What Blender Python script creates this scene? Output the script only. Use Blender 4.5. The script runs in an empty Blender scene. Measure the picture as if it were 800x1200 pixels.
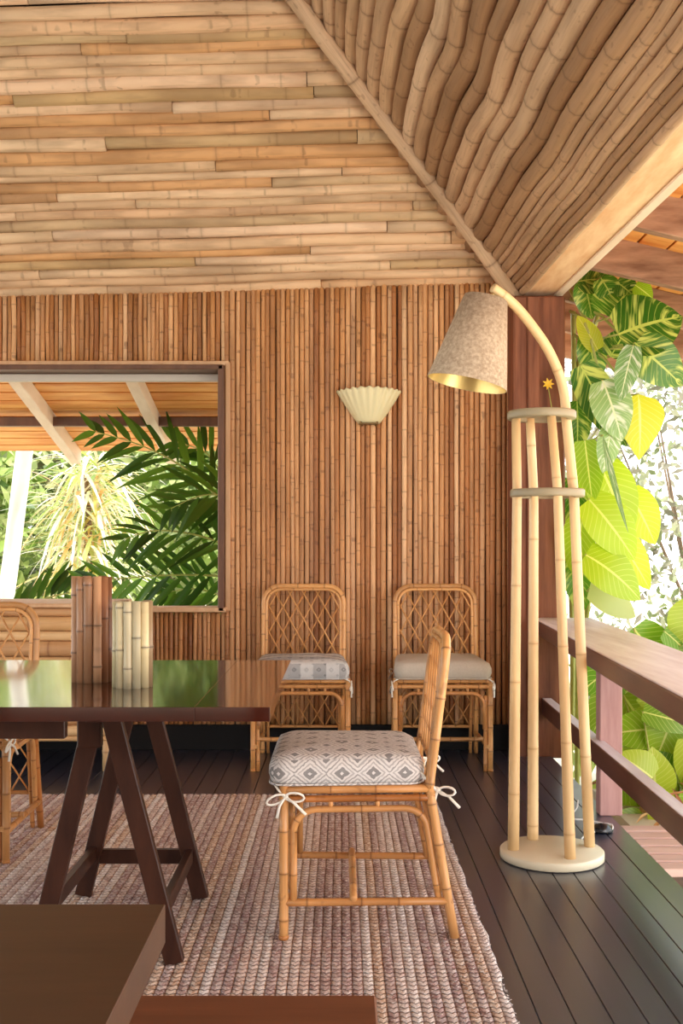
import bpy, math, random
from mathutils import Vector, Matrix
import numpy as np
random.seed(7)
S = bpy.context.scene
COL = S.collection
PI = math.pi
V = Vector

# ------------------------------------------------------------------ camera, sky, sun, exposure
cam_d = bpy.data.cameras.new('camera'); cam = bpy.data.objects.new('camera', cam_d); COL.objects.link(cam)
cam.location = (0, 0, 1.10); cam.rotation_euler = (PI/2, 0, 0)
cam_d.sensor_fit = 'AUTO'; cam_d.sensor_width = 36; cam_d.lens = 36*1270/1200
cam_d.shift_y = 40/1200
cam_d.clip_start = 0.02; cam_d.clip_end = 200
S.camera = cam

W = bpy.data.worlds.new('sky'); S.world = W; W.use_nodes = True
wn = W.node_tree.nodes; wl = W.node_tree.links
bg = wn['Background']
tc = wn.new('ShaderNodeTexCoord'); sp = wn.new('ShaderNodeSeparateXYZ'); wl.new(tc.outputs['Generated'], sp.inputs[0])
rmp = wn.new('ShaderNodeValToRGB'); wl.new(sp.outputs['Z'], rmp.inputs[0])
rmp.color_ramp.elements[0].position = 0.0; rmp.color_ramp.elements[0].color = (1.0, 0.985, 0.95, 1)
rmp.color_ramp.elements[1].position = 0.7; rmp.color_ramp.elements[1].color = (0.72, 0.85, 1.0, 1)
wl.new(rmp.outputs[0], bg.inputs['Color']); bg.inputs['Strength'].default_value = 2.5

sun_d = bpy.data.lights.new('sun', 'SUN'); sun_d.energy = 5.5; sun_d.angle = 0.02; sun_d.color = (1.0, 0.95, 0.88)
sun = bpy.data.objects.new('sun', sun_d); COL.objects.link(sun)
sdir = V((-0.42, 0.28, -1.0)).normalized()
sun.rotation_euler = sdir.to_track_quat('-Z', 'Y').to_euler(); sun.location = (6, -4, 9)

# daylight that comes in through the open veranda side
al = bpy.data.lights.new('open_side_daylight', 'AREA'); al.shape = 'RECTANGLE'; al.size = 4.6; al.size_y = 2.0
al.energy = 85; al.color = (1.0, 0.95, 0.92)
alo = bpy.data.objects.new('open_side_daylight', al); COL.objects.link(alo)
alo.location = (2.7, 0.2, 1.35); alo.rotation_euler = V((-1, .45, 0.22)).to_track_quat('-Z', 'Z').to_euler()

vs = S.view_settings
vs.view_transform = 'Standard'; vs.look = 'None'; vs.gamma = 1; vs.use_curve_mapping = False
vs.exposure = 0.74
S.cycles.max_bounces = 8 if hasattr(S, 'cycles') else 8

# ------------------------------------------------------------------ helpers
def at(px, py, Y):
    return V(((px-400)/1270*Y, Y, 1.10-(py-640)/1270*Y))

def srgb(r, g, b):
    f = lambda c: (c/255)/12.92 if c/255 <= 0.04045 else (((c/255)+0.055)/1.055)**2.4
    return (f(r), f(g), f(b), 1)

class MB:
    """collects shapes; build() links them as one mesh object. pc = (around, along, random), nd = node mark"""
    def __init__(s):
        s.v = []; s.f = []; s.pc = []; s.nd = []; s.flat = set()
    def add(s, vs_, fs, pc=None, nd=None, flat=False):
        b = len(s.v); s.v += [tuple(v) for v in vs_]
        s.pc += pc if pc else [(0, 0, 0)]*len(vs_)
        s.nd += nd if nd else [0.0]*len(vs_)
        for f in fs:
            if flat: s.flat.add(len(s.f))
            s.f.append(tuple(i+b for i in f))
    def box(s, c, size, rot=None, rnd=0.0, bev=0.0):
        hx, hy, hz = size[0]/2, size[1]/2, size[2]/2
        c = V(c)
        bev = min(bev, hx*.9, hy*.9, hz*.9)
        pts = []; 
        if bev <= 0:
            for x in (-1, 1):
                for y in (-1, 1):
                    for z in (-1, 1): pts.append(V((x*hx, y*hy, z*hz)))
            fs = [(0,1,3,2),(4,6,7,5),(0,4,5,1),(2,3,7,6),(0,2,6,4),(1,5,7,3)]
        else:
            idx = {}
            for x in (-1, 1):
                for y in (-1, 1):
                    for z in (-1, 1):
                        for k in range(3):
                            p = [x*(hx-bev), y*(hy-bev), z*(hz-bev)]
                            p[k] = (x*hx, y*hy, z*hz)[k]
                            idx[(x,y,z,k)] = len(pts); pts.append(V(p))
            fs = []
            A = (-1, 1)
            for sx in A: fs.append([idx[(sx,-1,-1,0)], idx[(sx,1,-1,0)], idx[(sx,1,1,0)], idx[(sx,-1,1,0)]])
            for sy in A: fs.append([idx[(-1,sy,-1,1)], idx[(1,sy,-1,1)], idx[(1,sy,1,1)], idx[(-1,sy,1,1)]])
            for sz in A: fs.append([idx[(-1,-1,sz,2)], idx[(1,-1,sz,2)], idx[(1,1,sz,2)], idx[(-1,1,sz,2)]])
            for a in A:
                for b in A:
                    fs.append([idx[(a,b,-1,0)], idx[(a,b,1,0)], idx[(a,b,1,1)], idx[(a,b,-1,1)]])
                    fs.append([idx[(a,-1,b,0)], idx[(a,1,b,0)], idx[(a,1,b,2)], idx[(a,-1,b,2)]])
                    fs.append([idx[(-1,a,b,1)], idx[(1,a,b,1)], idx[(1,a,b,2)], idx[(-1,a,b,2)]])
                    for d in A: fs.append([idx[(a,b,d,0)], idx[(a,b,d,1)], idx[(a,b,d,2)]])
            # orient outward
            o = []
            for f in fs:
                n = (pts[f[1]]-pts[f[0]]).cross(pts[f[2]]-pts[f[0]])
                cen = sum((pts[i] for i in f), V())/len(f)
                o.append(tuple(f) if n.dot(cen) > 0 else tuple(reversed(f)))
            fs = o
        loc = [p.copy() for p in pts]
        if rot is not None: pts = [rot @ p for p in pts]
        s.add([p+c for p in pts], fs, [(q.x+q.y*.7, q.z+q.y*.7, rnd) for q in loc], None, flat=True)
    def beam(s, a, b, w, h, up=(0,0,1), rnd=0.0, bev=0.003):
        """bar from a to b; w across, h along the up direction"""
        a = V(a); b = V(b); d = (b-a); L = d.length; d.normalize()
        side = d.cross(V(up)).normalized(); u = side.cross(d).normalized()
        R = Matrix((side, d, u)).transposed()
        s.box((a+b)/2, (w, L, h), R, rnd, bev)
    def tube(s, pts, rad, n=8, rnd=0.0, nodes=None, caps=True, closed=False, along0=0.0):
        pts = [V(p) for p in pts]; N = len(pts)
        if not isinstance(rad, (list, tuple)): rad = [rad]*N
        tang = []
        for i in range(N):
            if closed: t = pts[(i+1) % N]-pts[i-1]
            else: t = pts[min(i+1, N-1)]-pts[max(i-1, 0)]
            tang.append(t.normalized() if t.length > 1e-9 else V((0,0,1)))
        ref = V((0,0,1)) if abs(tang[0].z) < .9 else V((1,0,0))
        u = tang[0].cross(ref).normalized()
        vs_, pc, nd = [], [], []; al_ = along0
        for i in range(N):
            if i: al_ += (pts[i]-pts[i-1]).length
            t = tang[i]; u = (u - t*u.dot(t))
            u = u.normalized() if u.length > 1e-6 else t.orthogonal().normalized()
            w = t.cross(u)
            for k in range(n):
                a = 2*PI*k/n
                vs_.append(pts[i]+(u*math.cos(a)+w*math.sin(a))*rad[i])
                pc.append((math.cos(a)*rad[i]+math.sin(a)*rad[i]*.6, al_, rnd)); nd.append(nodes[i] if nodes else 0.0)
        fs = []
        M = N if closed else N-1
        for i in range(M):
            j = (i+1) % N
            for k in range(n):
                k2 = (k+1) % n
                fs.append((i*n+k, i*n+k2, j*n+k2, j*n+k))
        if caps and not closed:
            fs.append(tuple(reversed(range(n)))); fs.append(tuple((N-1)*n+k for k in range(n)))
        s.add(vs_, fs, pc, nd)
    def cane(s, pts, r, n=8, sp=0.15, rnd=None, knob=1.10, first=None, jit=.25, taper=0.0):
        """bamboo cane along a polyline with raised dark nodes"""
        pts = [V(p) for p in pts]
        if rnd is None: rnd = random.random()
        cum = [0]
        for i in range(1, len(pts)): cum.append(cum[-1]+(pts[i]-pts[i-1]).length)
        L = cum[-1]
        def P(t):
            t = max(0, min(L, t))
            for i in range(1, len(pts)):
                if t <= cum[i]+1e-9:
                    k = (t-cum[i-1])/max(cum[i]-cum[i-1], 1e-9)
                    return pts[i-1].lerp(pts[i], k)
            return pts[-1].copy()
        ts = [(c, 0, 1.0) for c in cum]
        t = first if first is not None else random.random()*sp
        e = r*.28
        while t < L-e*3:
            if t > e*3:
                ts = [q for q in ts if abs(q[0]-t) > e*2.2 or q[0] in (0, L)]
                ts += [(t-e*2, 0, 1.0), (t-e*.7, .25, knob), (t, 1, 1+(knob-1)*.55), (t+e*.7, .25, knob), (t+e*2, 0, 1.0)]
            t += sp*(1+random.uniform(-jit, jit))
        ts.sort()
        s.tube([P(q[0]) for q in ts], [r*q[2]*(1-taper*q[0]/L) for q in ts], n, rnd, [q[1] for q in ts], along0=random.random()*9)
    def build(s, name, mat, parent=None, loc=None, smooth=True):
        me = bpy.data.meshes.new(name)
        me.from_pydata(s.v, [], s.f)
        a = me.attributes.new('pc', 'FLOAT_VECTOR', 'POINT'); a.data.foreach_set('vector', np.array(s.pc, dtype=np.float32).ravel())
        b = me.attributes.new('nd', 'FLOAT', 'POINT'); b.data.foreach_set('value', np.array(s.nd, dtype=np.float32))
        sm = [smooth and (i not in s.flat) for i in range(len(s.f))]
        me.polygons.foreach_set('use_smooth', sm)
        me.materials.append(mat); me.update()
        o = bpy.data.objects.new(name, me); COL.objects.link(o)
        if parent: o.parent = parent
        if loc is not None: o.location = loc
        return o

def tag(o, label=None, cat=None, group=None, kind=None):
    if label: o['label'] = label
    if cat: o['category'] = cat
    if group: o['group'] = group
    if kind: o['kind'] = kind
    return o
def empty(name, loc=(0,0,0), rz=0.0, label=None, cat=None, group=None):
    o = bpy.data.objects.new(name, None); COL.objects.link(o); o.location = loc; o.rotation_euler = (0, 0, rz)
    o.empty_display_size = .1
    return tag(o, label, cat, group)

# ------------------------------------------------------------------ materials
class NT:
    def __init__(s, name):
        s.m = bpy.data.materials.new(name); s.m.use_nodes = True; s.t = s.m.node_tree
        s.n = s.t.nodes; s.l = s.t.links; s.b = s.n['Principled BSDF']; s.out = s.n['Material Output']
    def new(s, t, **k):
        o = s.n.new('ShaderNode'+t)
        for a, b in k.items(): setattr(o, a, b)
        return o
    def put(s, sock, v):
        if hasattr(v, 'is_output') or isinstance(v, bpy.types.NodeSocket): s.l.new(v, sock)
        else: sock.default_value = v
    def math(s, op, a, b=0.0, c=0.0, clamp=False):
        o = s.new('Math', operation=op, use_clamp=clamp)
        for i, v in enumerate((a, b, c)): s.put(o.inputs[i], v)
        return o.outputs[0]
    def mix(s, f, a, b, mode='MIX'):
        o = s.new('Mix', data_type='RGBA', blend_type=mode)
        s.put(o.inputs[0], f); s.put(o.inputs[6], a); s.put(o.inputs[7], b)
        return o.outputs[2]
    def ramp(s, f, stops, interp='LINEAR'):
        o = s.new('ValToRGB'); s.put(o.inputs[0], f); cr = o.color_ramp; cr.interpolation = interp
        while len(cr.elements) < len(stops): cr.elements.new(.5)
        for e, (p, c) in zip(cr.elements, stops): e.position = p; e.color = c
        return o.outputs[0]
    def attr(s, name):
        o = s.new('Attribute', attribute_name=name); return o
    def noise(s, vec, scale, detail=2, rough=.5):
        o = s.new('TexNoise'); s.put(o.inputs['Vector'], vec); o.inputs['Scale'].default_value = scale
        o.inputs['Detail'].default_value = detail; o.inputs['Roughness'].default_value = rough
        return o.outputs['Fac']
    def scale(s, vec, sc):
        o = s.new('VectorMath', operation='MULTIPLY'); s.put(o.inputs[0], vec); o.inputs[1].default_value = sc
        return o.outputs[0]
    def bump(s, h, strength=.3, dist=.01):
        o = s.new('Bump'); s.put(o.inputs['Height'], h); o.inputs['Strength'].default_value = strength
        o.inputs['Distance'].default_value = dist; s.l.new(o.outputs[0], s.b.inputs['Normal'])
    def sep(s, v):
        o = s.new('SeparateXYZ'); s.put(o.inputs[0], v); return o.outputs

def bamboo(name, cols, node_col, rough=.5, spot=.35, node=.7, streak=.35):
    t = NT(name); a = t.attr('pc'); x = t.sep(a.outputs['Vector'])
    n = len(cols)
    base = t.ramp(x[2], [(i/(n-1), c) for i, c in enumerate(cols)])
    v = t.new('CombineXYZ'); t.put(v.inputs[0], x[0]); t.put(v.inputs[1], x[1]); t.put(v.inputs[2], t.math('MULTIPLY', x[2], 37))
    st = t.noise(t.scale(v.outputs[0], (110, 5, 1)), 1.0, 3)
    lo = t.noise(t.scale(v.outputs[0], (10, 1.7, 1)), 1.0, 2)
    dark = t.mix(.75, base, node_col)
    c1 = t.mix(t.math('MULTIPLY', t.ramp(lo, [(.42, (0,0,0,1)), (.68, (1,1,1,1))]), streak), base, dark)
    c2 = t.mix(t.math('MULTIPLY', t.ramp(st, [(.45, (0,0,0,1)), (.75, (1,1,1,1))]), streak*.8), c1, dark)
    sp_ = t.noise(t.scale(v.outputs[0], (40, 26, 1)), 1.0, 1)
    c3 = t.mix(t.math('MULTIPLY', t.ramp(sp_, [(.66, (0,0,0,1)), (.74, (1,1,1,1))]), spot), c2, node_col)
    nd = t.attr('nd')
    c4 = t.mix(t.math('MULTIPLY', nd.outputs['Fac'], node), c3, node_col)
    t.put(t.b.inputs['Base Color'], c4); t.b.inputs['Roughness'].default_value = rough
    t.b.inputs['Specular IOR Level'].default_value = .4
    t.bump(st, .15, .003)
    return t.m

def wood(name, c1, c2, rough=.5, stretch=(30, 3, 30), coat=0.0, spec=.5, bump=.1):
    t = NT(name); a = t.attr('pc'); tc_ = t.new('TexCoord')
    x = t.sep(a.outputs['Vector'])
    off = t.new('CombineXYZ'); t.put(off.inputs[0], t.math('MULTIPLY', x[2], 31)); t.put(off.inputs[1], t.math('MULTIPLY', x[2], 17))
    add = t.new('VectorMath', operation='ADD'); t.put(add.inputs[0], t.scale(tc_.outputs['Object'], stretch)); t.put(add.inputs[1], off.outputs[0])
    n = t.noise(add.outputs[0], 1.0, 4, .6)
    c = t.mix(t.ramp(n, [(.3, (0,0,0,1)), (.7, (1,1,1,1))]), c1, c2)
    t.put(t.b.inputs['Base Color'], c)
    t.b.inputs['Roughness'].default_value = rough; t.b.inputs['Coat Weight'].default_value = coat
    t.b.inputs['Coat Roughness'].default_value = .08; t.b.inputs['Specular IOR Level'].default_value = spec
    t.bump(n, bump, .004)
    return t.m

def plain(name, c, rough=.6, noise=.0, sc=40, c2=None, bump=0, metallic=0):
    t = NT(name); tc_ = t.new('TexCoord'); n = t.noise(tc_.outputs['Object'], sc, 3)
    t.put(t.b.inputs['Base Color'], t.mix(t.math('MULTIPLY', n, noise), c, c2 or c)); t.b.inputs['Roughness'].default_value = rough
    t.b.inputs['Metallic'].default_value = metallic
    if bump: t.bump(n, bump, .005)
    return t.m

def leaf_mat(name, cols, vein=None, varieg=None, trans=.35, rough=.4, band=22):
    """pc = (across -1..1, along 0..1, random)"""
    t = NT(name); a = t.attr('pc'); x = t.sep(a.outputs['Vector']); n = len(cols)
    base = t.ramp(x[2], [(i/max(1, n-1), c) for i, c in enumerate(cols)])
    ax = t.math('ABSOLUTE', x[0])
    if varieg:
        v = t.new('CombineXYZ'); t.put(v.inputs[0], t.math('MULTIPLY', x[0], .9))
        t.put(v.inputs[1], t.math('MULTIPLY', t.math('SUBTRACT', x[1], t.math('MULTIPLY', ax, .22)), 11)); t.put(v.inputs[2], t.math('MULTIPLY', x[2], 53))
        nn = t.noise(v.outputs[0], 1.0, 2)
        base = t.mix(t.ramp(nn, [(.53, (0,0,0,1)), (.66, (.85,.85,.85,1))]), base, varieg)
    if vein:
        mid = t.math('LESS_THAN', ax, .05)
        w = t.math('FRACT', t.math('MULTIPLY', t.math('SUBTRACT', x[1], t.math('MULTIPLY', ax, .25)), band*.5))
        side = t.math('MULTIPLY', t.math('LESS_THAN', w, .12), .45)
        base = t.mix(t.math('MAXIMUM', mid, side), base, vein)
    t.put(t.b.inputs['Base Color'], base); t.b.inputs['Roughness'].default_value = rough
    tr = t.new('BsdfTranslucent'); t.put(tr.inputs[0], base)
    mx = t.new('MixShader'); mx.inputs[0].default_value = trans
    t.l.new(t.b.outputs[0], mx.inputs[1]); t.l.new(tr.outputs[0], mx.inputs[2]); t.l.new(mx.outputs[0], t.out.inputs['Surface'])
    return t.m

M_wall = bamboo('wall_bamboo', [srgb(150,92,46), srgb(216,158,104), srgb(176,114,62), srgb(228,176,126), srgb(196,136,82), srgb(160,98,50), srgb(234,188,142)], srgb(84,42,18), .5, .45, .55, .5)
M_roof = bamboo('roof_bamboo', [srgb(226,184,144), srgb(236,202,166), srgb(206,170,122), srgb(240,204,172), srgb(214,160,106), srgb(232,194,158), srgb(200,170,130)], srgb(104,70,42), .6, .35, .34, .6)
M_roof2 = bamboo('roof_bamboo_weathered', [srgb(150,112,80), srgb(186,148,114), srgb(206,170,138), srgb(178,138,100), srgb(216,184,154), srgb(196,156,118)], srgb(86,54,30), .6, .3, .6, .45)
M_rattan = bamboo('rattan', [srgb(200,134,72), srgb(226,168,106), srgb(180,112,54)], srgb(92,46,18), .32, .3, .85, .5)
M_rattan_thin = bamboo('rattan_lattice', [srgb(200,138,78), srgb(224,166,104)], srgb(120,68,30), .4, .2, .3)
M_lampcane = bamboo('lamp_cane', [srgb(222,182,126), srgb(234,200,148), srgb(210,162,102)], srgb(176,124,74), .4, .08, .6, .3)
M_vase = bamboo('vase_bamboo', [srgb(128,76,48), srgb(188,132,92), srgb(98,56,34), srgb(214,162,120)], srgb(50,26,14), .4, .2, .85)
M_vase2 = bamboo('pale_vase_bamboo', [srgb(222,206,160), srgb(196,168,124), srgb(234,224,184), srgb(150,112,76)], srgb(60,36,20), .4, .15, .85)
M_cab = bamboo('cabinet_bamboo', [srgb(206,158,104), srgb(222,182,132), srgb(176,112,62)], srgb(112,56,28), .5, .1, .6)
M_table = wood('table_wood', srgb(44,13,7), srgb(64,22,11), .12, (3, 30, 30), .7, .35, .012)
M_ftable = wood('foreground_table_wood', srgb(58,34,20), srgb(74,46,29), .45, (3, 24, 24), 0, .3, .04)
M_bench = wood('bench_wood', srgb(92,50,30), srgb(112,64,40), .5, (3, 24, 24), 0, .35, .05)
M_trestle = wood('trestle_wood', srgb(46,22,13), srgb(66,36,23), .40, (24, 24, 5), 0, .3, .04)
M_post = wood('post_wood', srgb(104,58,38), srgb(152,94,66), .6, (26, 26, 2), 0, .3, .15)
M_beam = wood('beam_wood', srgb(222,168,122), srgb(248,212,172), .6, (14, 3, 14), 0, .3, .1)
M_rafter = wood('rafter_wood', srgb(118,82,62), srgb(184,144,118), .75, (3, 20, 16), 0, .3, .2)
M_rafter_pale = wood('rafter_pale_wood', srgb(222,194,168), srgb(240,218,196), .7, (9, 2, 9), 0, .3, .1)
M_board = wood('eave_board_wood', srgb(212,124,52), srgb(250,190,112), .6, (2, 12, 12), 0, .3, .05)
M_railtop = wood('weathered_sheen_rail_top', srgb(200,178,176), srgb(228,214,212), .45, (20, 2, 20), 0, .5, .06)  # bleached wear on the top rail, painted sheen on the lower rail
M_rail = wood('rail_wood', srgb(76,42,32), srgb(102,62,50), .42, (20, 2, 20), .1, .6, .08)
M_newel = wood('newel_wood', srgb(150,108,104), srgb(176,136,130), .6, (24, 24, 3), 0, .4, .1)
M_dark = plain('black_paint', srgb(10,7,7), .9)
M_jamb = wood('window_jamb_wood', srgb(84,52,34), srgb(110,72,48), .5, (20, 20, 3))
M_trim = wood('window_trim_wood', srgb(196,150,108), srgb(214,172,132), .5, (20, 20, 3))
M_backing = plain('dark_backing', srgb(44,25,14), .9)
M_base = plain('lamp_base_cream', srgb(226,212,182), .4, .3, 9, srgb(200,184,150))
M_ring = plain('lamp_ring_taupe', srgb(156,142,112), .5, .3, 30, srgb(128,114,88))
M_cord = plain('white_cord', srgb(225,222,218), .5)
M_tie = plain('cushion_tie_cloth', srgb(232,226,214), .9)
M_black = plain('black_plastic', srgb(22,22,26), .25)
M_shell = plain('shell_ceramic', srgb(226,214,172), .45, .3, 12, srgb(206,192,146))
M_brass = plain('brass_inside', srgb(214,186,120), .3, 0, 10, None, 0, .6)
M_ground = plain('garden_ground', srgb(214,196,180), .95, 1.0, 1.2, srgb(178,176,136), .2)
M_trunkw = plain('pale_trunk', srgb(238,230,216), .8, .5, 14, srgb(214,202,184), .2)
M_bark = plain('brown_bark', srgb(128,104,80), .9, .6, 14, srgb(90,70,52), .3)
M_stem = plain('green_stem', srgb(176,176,92), .5, .4, 20, srgb(128,136,60))
M_dry = leaf_mat('dry_leaf', [srgb(196,140,92), srgb(226,190,130), srgb(150,92,60)], None, None, .2, .7)
M_slat = wood('slat_wood', srgb(186,150,138), srgb(210,178,164), .6, (2, 20, 20))
M_foam = plain('sconce_metal', srgb(120,96,60), .4, metallic=.5)

def shade_mat():
    t = NT('lamp_shade_fabric'); tc_ = t.new('TexCoord')
    n = t.noise(tc_.outputs['Object'], 90, 3, .6)
    c = t.mix(t.ramp(n, [(.3, (0,0,0,1)), (.7, (1,1,1,1))]), srgb(150,126,102), srgb(198,176,150))
    t.put(t.b.inputs['Base Color'], c); t.b.inputs['Roughness'].default_value = .8; t.bump(n, .2, .003)
    return t.m
M_shade = shade_mat()

def floor_mat():
    t = NT('painted_floor'); tc_ = t.new('TexCoord')
    n = t.noise(t.scale(tc_.outputs['Object'], (22, 1.6, 1)), 1.0, 4, .6)
    n2 = t.noise(tc_.outputs['Object'], 2.2, 3)
    c = t.mix(n, srgb(31,32,46), srgb(54,55,74))
    t.put(t.b.inputs['Base Color'], c)
    t.put(t.b.inputs['Roughness'], t.math('ADD', t.math('MULTIPLY', n2, .20), .26))
    t.b.inputs['Specular IOR Level'].default_value = .6; t.b.inputs['Coat Weight'].default_value = .8; t.b.inputs['Coat Roughness'].default_value = .3
    t.bump(n, .12, .004); return t.m
M_floor = floor_mat()

ROW = 0.027
def rug_mat():
    t = NT('braided_jute'); a = t.new('TexCoord'); x = t.sep(a.outputs['Object'])
    r = t.math('DIVIDE', x[0], ROW); row = t.math('FLOOR', r); u = t.math('SUBTRACT', t.math('SUBTRACT', r, row), .5)
    rv = t.new('CombineXYZ'); t.put(rv.inputs[0], t.math('MULTIPLY', row, .731)); t.put(rv.inputs[1], t.math('MULTIPLY', x[1], .12))
    wn_ = t.new('TexWhiteNoise', noise_dimensions='1D'); t.put(wn_.inputs['W'], row)
    stripe = wn_.outputs['Value']
    base = t.ramp(stripe, [(0, srgb(184,150,146)), (.18, srgb(230,202,190)), (.32, srgb(204,162,124)), (.46, srgb(242,224,216)), (.58, srgb(178,144,146)), (.70, srgb(226,188,152)), (.82, srgb(255,248,244))], 'CONSTANT')
    # chevron braid
    v = t.math('SUBTRACT', t.math('DIVIDE', x[1], .026), t.math('MULTIPLY', t.math('ABSOLUTE', u), 1.6))
    fl = t.math('FLOOR', v); fr = t.math('ABSOLUTE', t.math('SUBTRACT', t.math('SUBTRACT', v, fl), .5))
    cell = t.new('CombineXYZ'); t.put(cell.inputs[0], row); t.put(cell.inputs[1], fl); t.put(cell.inputs[2], t.math('SIGN', u))
    w3 = t.new('TexWhiteNoise', noise_dimensions='3D'); t.put(w3.inputs[0], cell.outputs[0])
    tint = t.mix(w3.outputs['Value'], srgb(176,142,132), srgb(255,248,242))
    c = t.mix(.42, base, tint)
    fib = t.noise(t.scale(a.outputs['Object'], (1, 1, 1)), 260, 2)
    gap = t.math('MULTIPLY', t.ramp(fr, [(.32, (0,0,0,1)), (.5, (1,1,1,1))]), .62)
    edge = t.ramp(t.math('ABSOLUTE', u), [(.36, (0,0,0,1)), (.5, (1,1,1,1))])
    g = t.math('MAXIMUM', gap, t.math('MULTIPLY', edge, .24))
    c = t.mix(g, c, srgb(126,92,76))
    c = t.mix(t.ramp(t.noise(a.outputs['Object'], 95, 2), [(.5, (0,0,0,1)), (.72, (.75,.75,.75,1))]), c, srgb(250,236,226))
    c = t.mix(t.ramp(t.noise(a.outputs['Object'], 70, 2), [(.55, (0,0,0,1)), (.75, (.6,.6,.6,1))]), c, srgb(120,86,72))
    t.put(t.b.inputs['Base Color'], c); t.b.inputs['Roughness'].default_value = .95; t.b.inputs['Specular IOR Level'].default_value = .1
    h = t.math('SUBTRACT', t.math('MULTIPLY', fib, .4), t.math('MULTIPLY', g, 1.2)); t.bump(h, .9, .01)
    return t.m
M_rug = rug_mat()

def cushion_mat(name, ground, motif, motif2, sc, pattern='diamond'):
    t = NT(name); tc_ = t.new('TexCoord'); o = t.sep(tc_.outputs['Object']); nn = t.sep(tc_.outputs['Normal'])
    az = t.math('GREATER_THAN', t.math('ABSOLUTE', nn[2]), .72)
    axy = t.math('GREATER_THAN', t.math('ABSOLUTE', nn[0]), t.math('ABSOLUTE', nn[1]))
    # a: along, b: across
    sideA = t.math('ADD', t.math('MULTIPLY', axy, o[1]), t.math('MULTIPLY', t.math('SUBTRACT', 1.0, axy), o[0]))
    A = t.math('ADD', t.math('MULTIPLY', az, o[1]), t.math('MULTIPLY', t.math('SUBTRACT', 1.0, az), sideA))
    B = t.math('ADD', t.math('MULTIPLY', az, o[0]), t.math('MULTIPLY', t.math('SUBTRACT', 1.0, az), o[2]))
    if pattern == 'plain':
        n = t.noise(tc_.outputs['Object'], 120, 2)
        c = t.mix(n, ground, motif)
    else:
        a = t.math('DIVIDE', A, sc); b = t.math('DIVIDE', B, sc*.9)
        fa = t.math('ABSOLUTE', t.math('SUBTRACT', t.math('FRACT', a), .5)); fb = t.math('ABSOLUTE', t.math('SUBTRACT', t.math('FRACT', t.math('ADD', b, .5)), .5))
        d = t.math('ADD', fa, fb)                                    # 0 centre .. 1 corner
        wob = t.math('MULTIPLY', t.math('SUBTRACT', t.noise(tc_.outputs['Object'], 90, 1), .5), .12)
        d = t.math('ADD', d, wob)
        m = t.ramp(d, [(0, (0,0,0,1)), (.06, (1,1,1,1)), (.24, (0,0,0,1)), (.33, (.55,.55,.55,1)), (.40, (0,0,0,1)), (.50, (.8,.8,.8,1)), (.56, (0,0,0,1)), (.66, (.6,.6,.6,1)), (.74, (.0,.0,.0,1)), (.84, (1,1,1,1))], 'CONSTANT')
        if pattern == 'ikat':
            st = t.math('GREATER_THAN', t.math('FRACT', t.math('DIVIDE', A, sc*2.1)), .5)
            m = t.mix(.5, m, st)
        c = t.mix(m, ground, motif)
        n = t.noise(tc_.outputs['Object'], 60, 2); c = t.mix(t.math('MULTIPLY', n, .4), c, motif2)
    t.put(t.b.inputs['Base Color'], c); t.b.inputs['Roughness'].default_value = .9; t.b.inputs['Specular IOR Level'].default_value = .15
    t.bump(t.noise(tc_.outputs['Object'], 300, 1), .15, .002)
    return t.m
M_cu1 = cushion_mat('cushion_diamond_cloth', srgb(222,216,212), srgb(128,124,122), srgb(176,172,172), .088)
M_cu2 = cushion_mat('cushion_grey_cloth', srgb(190,178,162), srgb(172,160,146), srgb(160,150,140), .05, 'plain')
M_cu3 = cushion_mat('cushion_ikat_cloth', srgb(214,210,206), srgb(120,118,118), srgb(170,168,168), .06, 'ikat')

# ------------------------------------------------------------------ SETTING
# floor: painted boards running towards the back wall, edge of the deck at x = 1.10
mb = MB(); x = 1.10; k = 0
while x > -4.6:
    w = random.choice((.072, .08, .088, .088, .095))
    mb.box((x-w/2, 1.7, -.02), (w-.0025, 8.5, .04), None, random.random(), .0015); x -= w; k += 1
mb.box((-1.75, 1.7, -.045), (5.7, 8.5, .04), None)
o = mb.build('floor', M_floor); tag(o, kind='structure')

# rug
mb = MB()
rx0, rx1, ry0, ry1 = -2.8, .42, 1.0, 4.76
nr = int(round((rx1-rx0)/ROW)); rx0 = math.floor(rx0/ROW)*ROW; nr = 119
prof = [(0, .006), (.16, .0105), (.5, .0125), (.84, .0105), (1, .006)]
for r in range(nr):
    xa = rx0+r*ROW
    ys = [ry0+(ry1-ry0)*i/70 for i in range(71)]
    last = r == nr-1
    e1 = random.uniform(-.006, .006)
    vs_ = []; 
    for j, y in enumerate(ys):
        wv = .004*math.sin(y*9)+.003*math.sin(y*23)+ (random.uniform(-.003, .004) if last else 0)
        yy = y + (e1 if j in (0, 70) else 0)
        for (u, z) in prof: vs_.append((xa+u*ROW+(wv*u if last else 0), yy, z))
    fs = [(j*5+i, j*5+i+1, (j+1)*5+i+1, (j+1)*5+i) for j in range(70) for i in range(4)]
    mb.add(vs_, fs)
    # end faces
    mb.add([vs_[i] for i in range(5)]+[(vs_[0][0], vs_[0][1], 0), (vs_[4][0], vs_[4][1], 0)], [(5, 6, 4, 3, 2, 1, 0)])
    mb.add([vs_[70*5+i] for i in range(5)]+[(vs_[350][0], vs_[350][1], 0), (vs_[354][0], vs_[354][1], 0)], [(0, 1, 2, 3, 4, 6, 5)])
    if random.random() < .5 or last:
        pass
rug = mb.build('braided_rug', M_rug); tag(rug, 'large braided jute rug striped in pinkish beige and brown, lying on the dark floor', 'rug')
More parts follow.
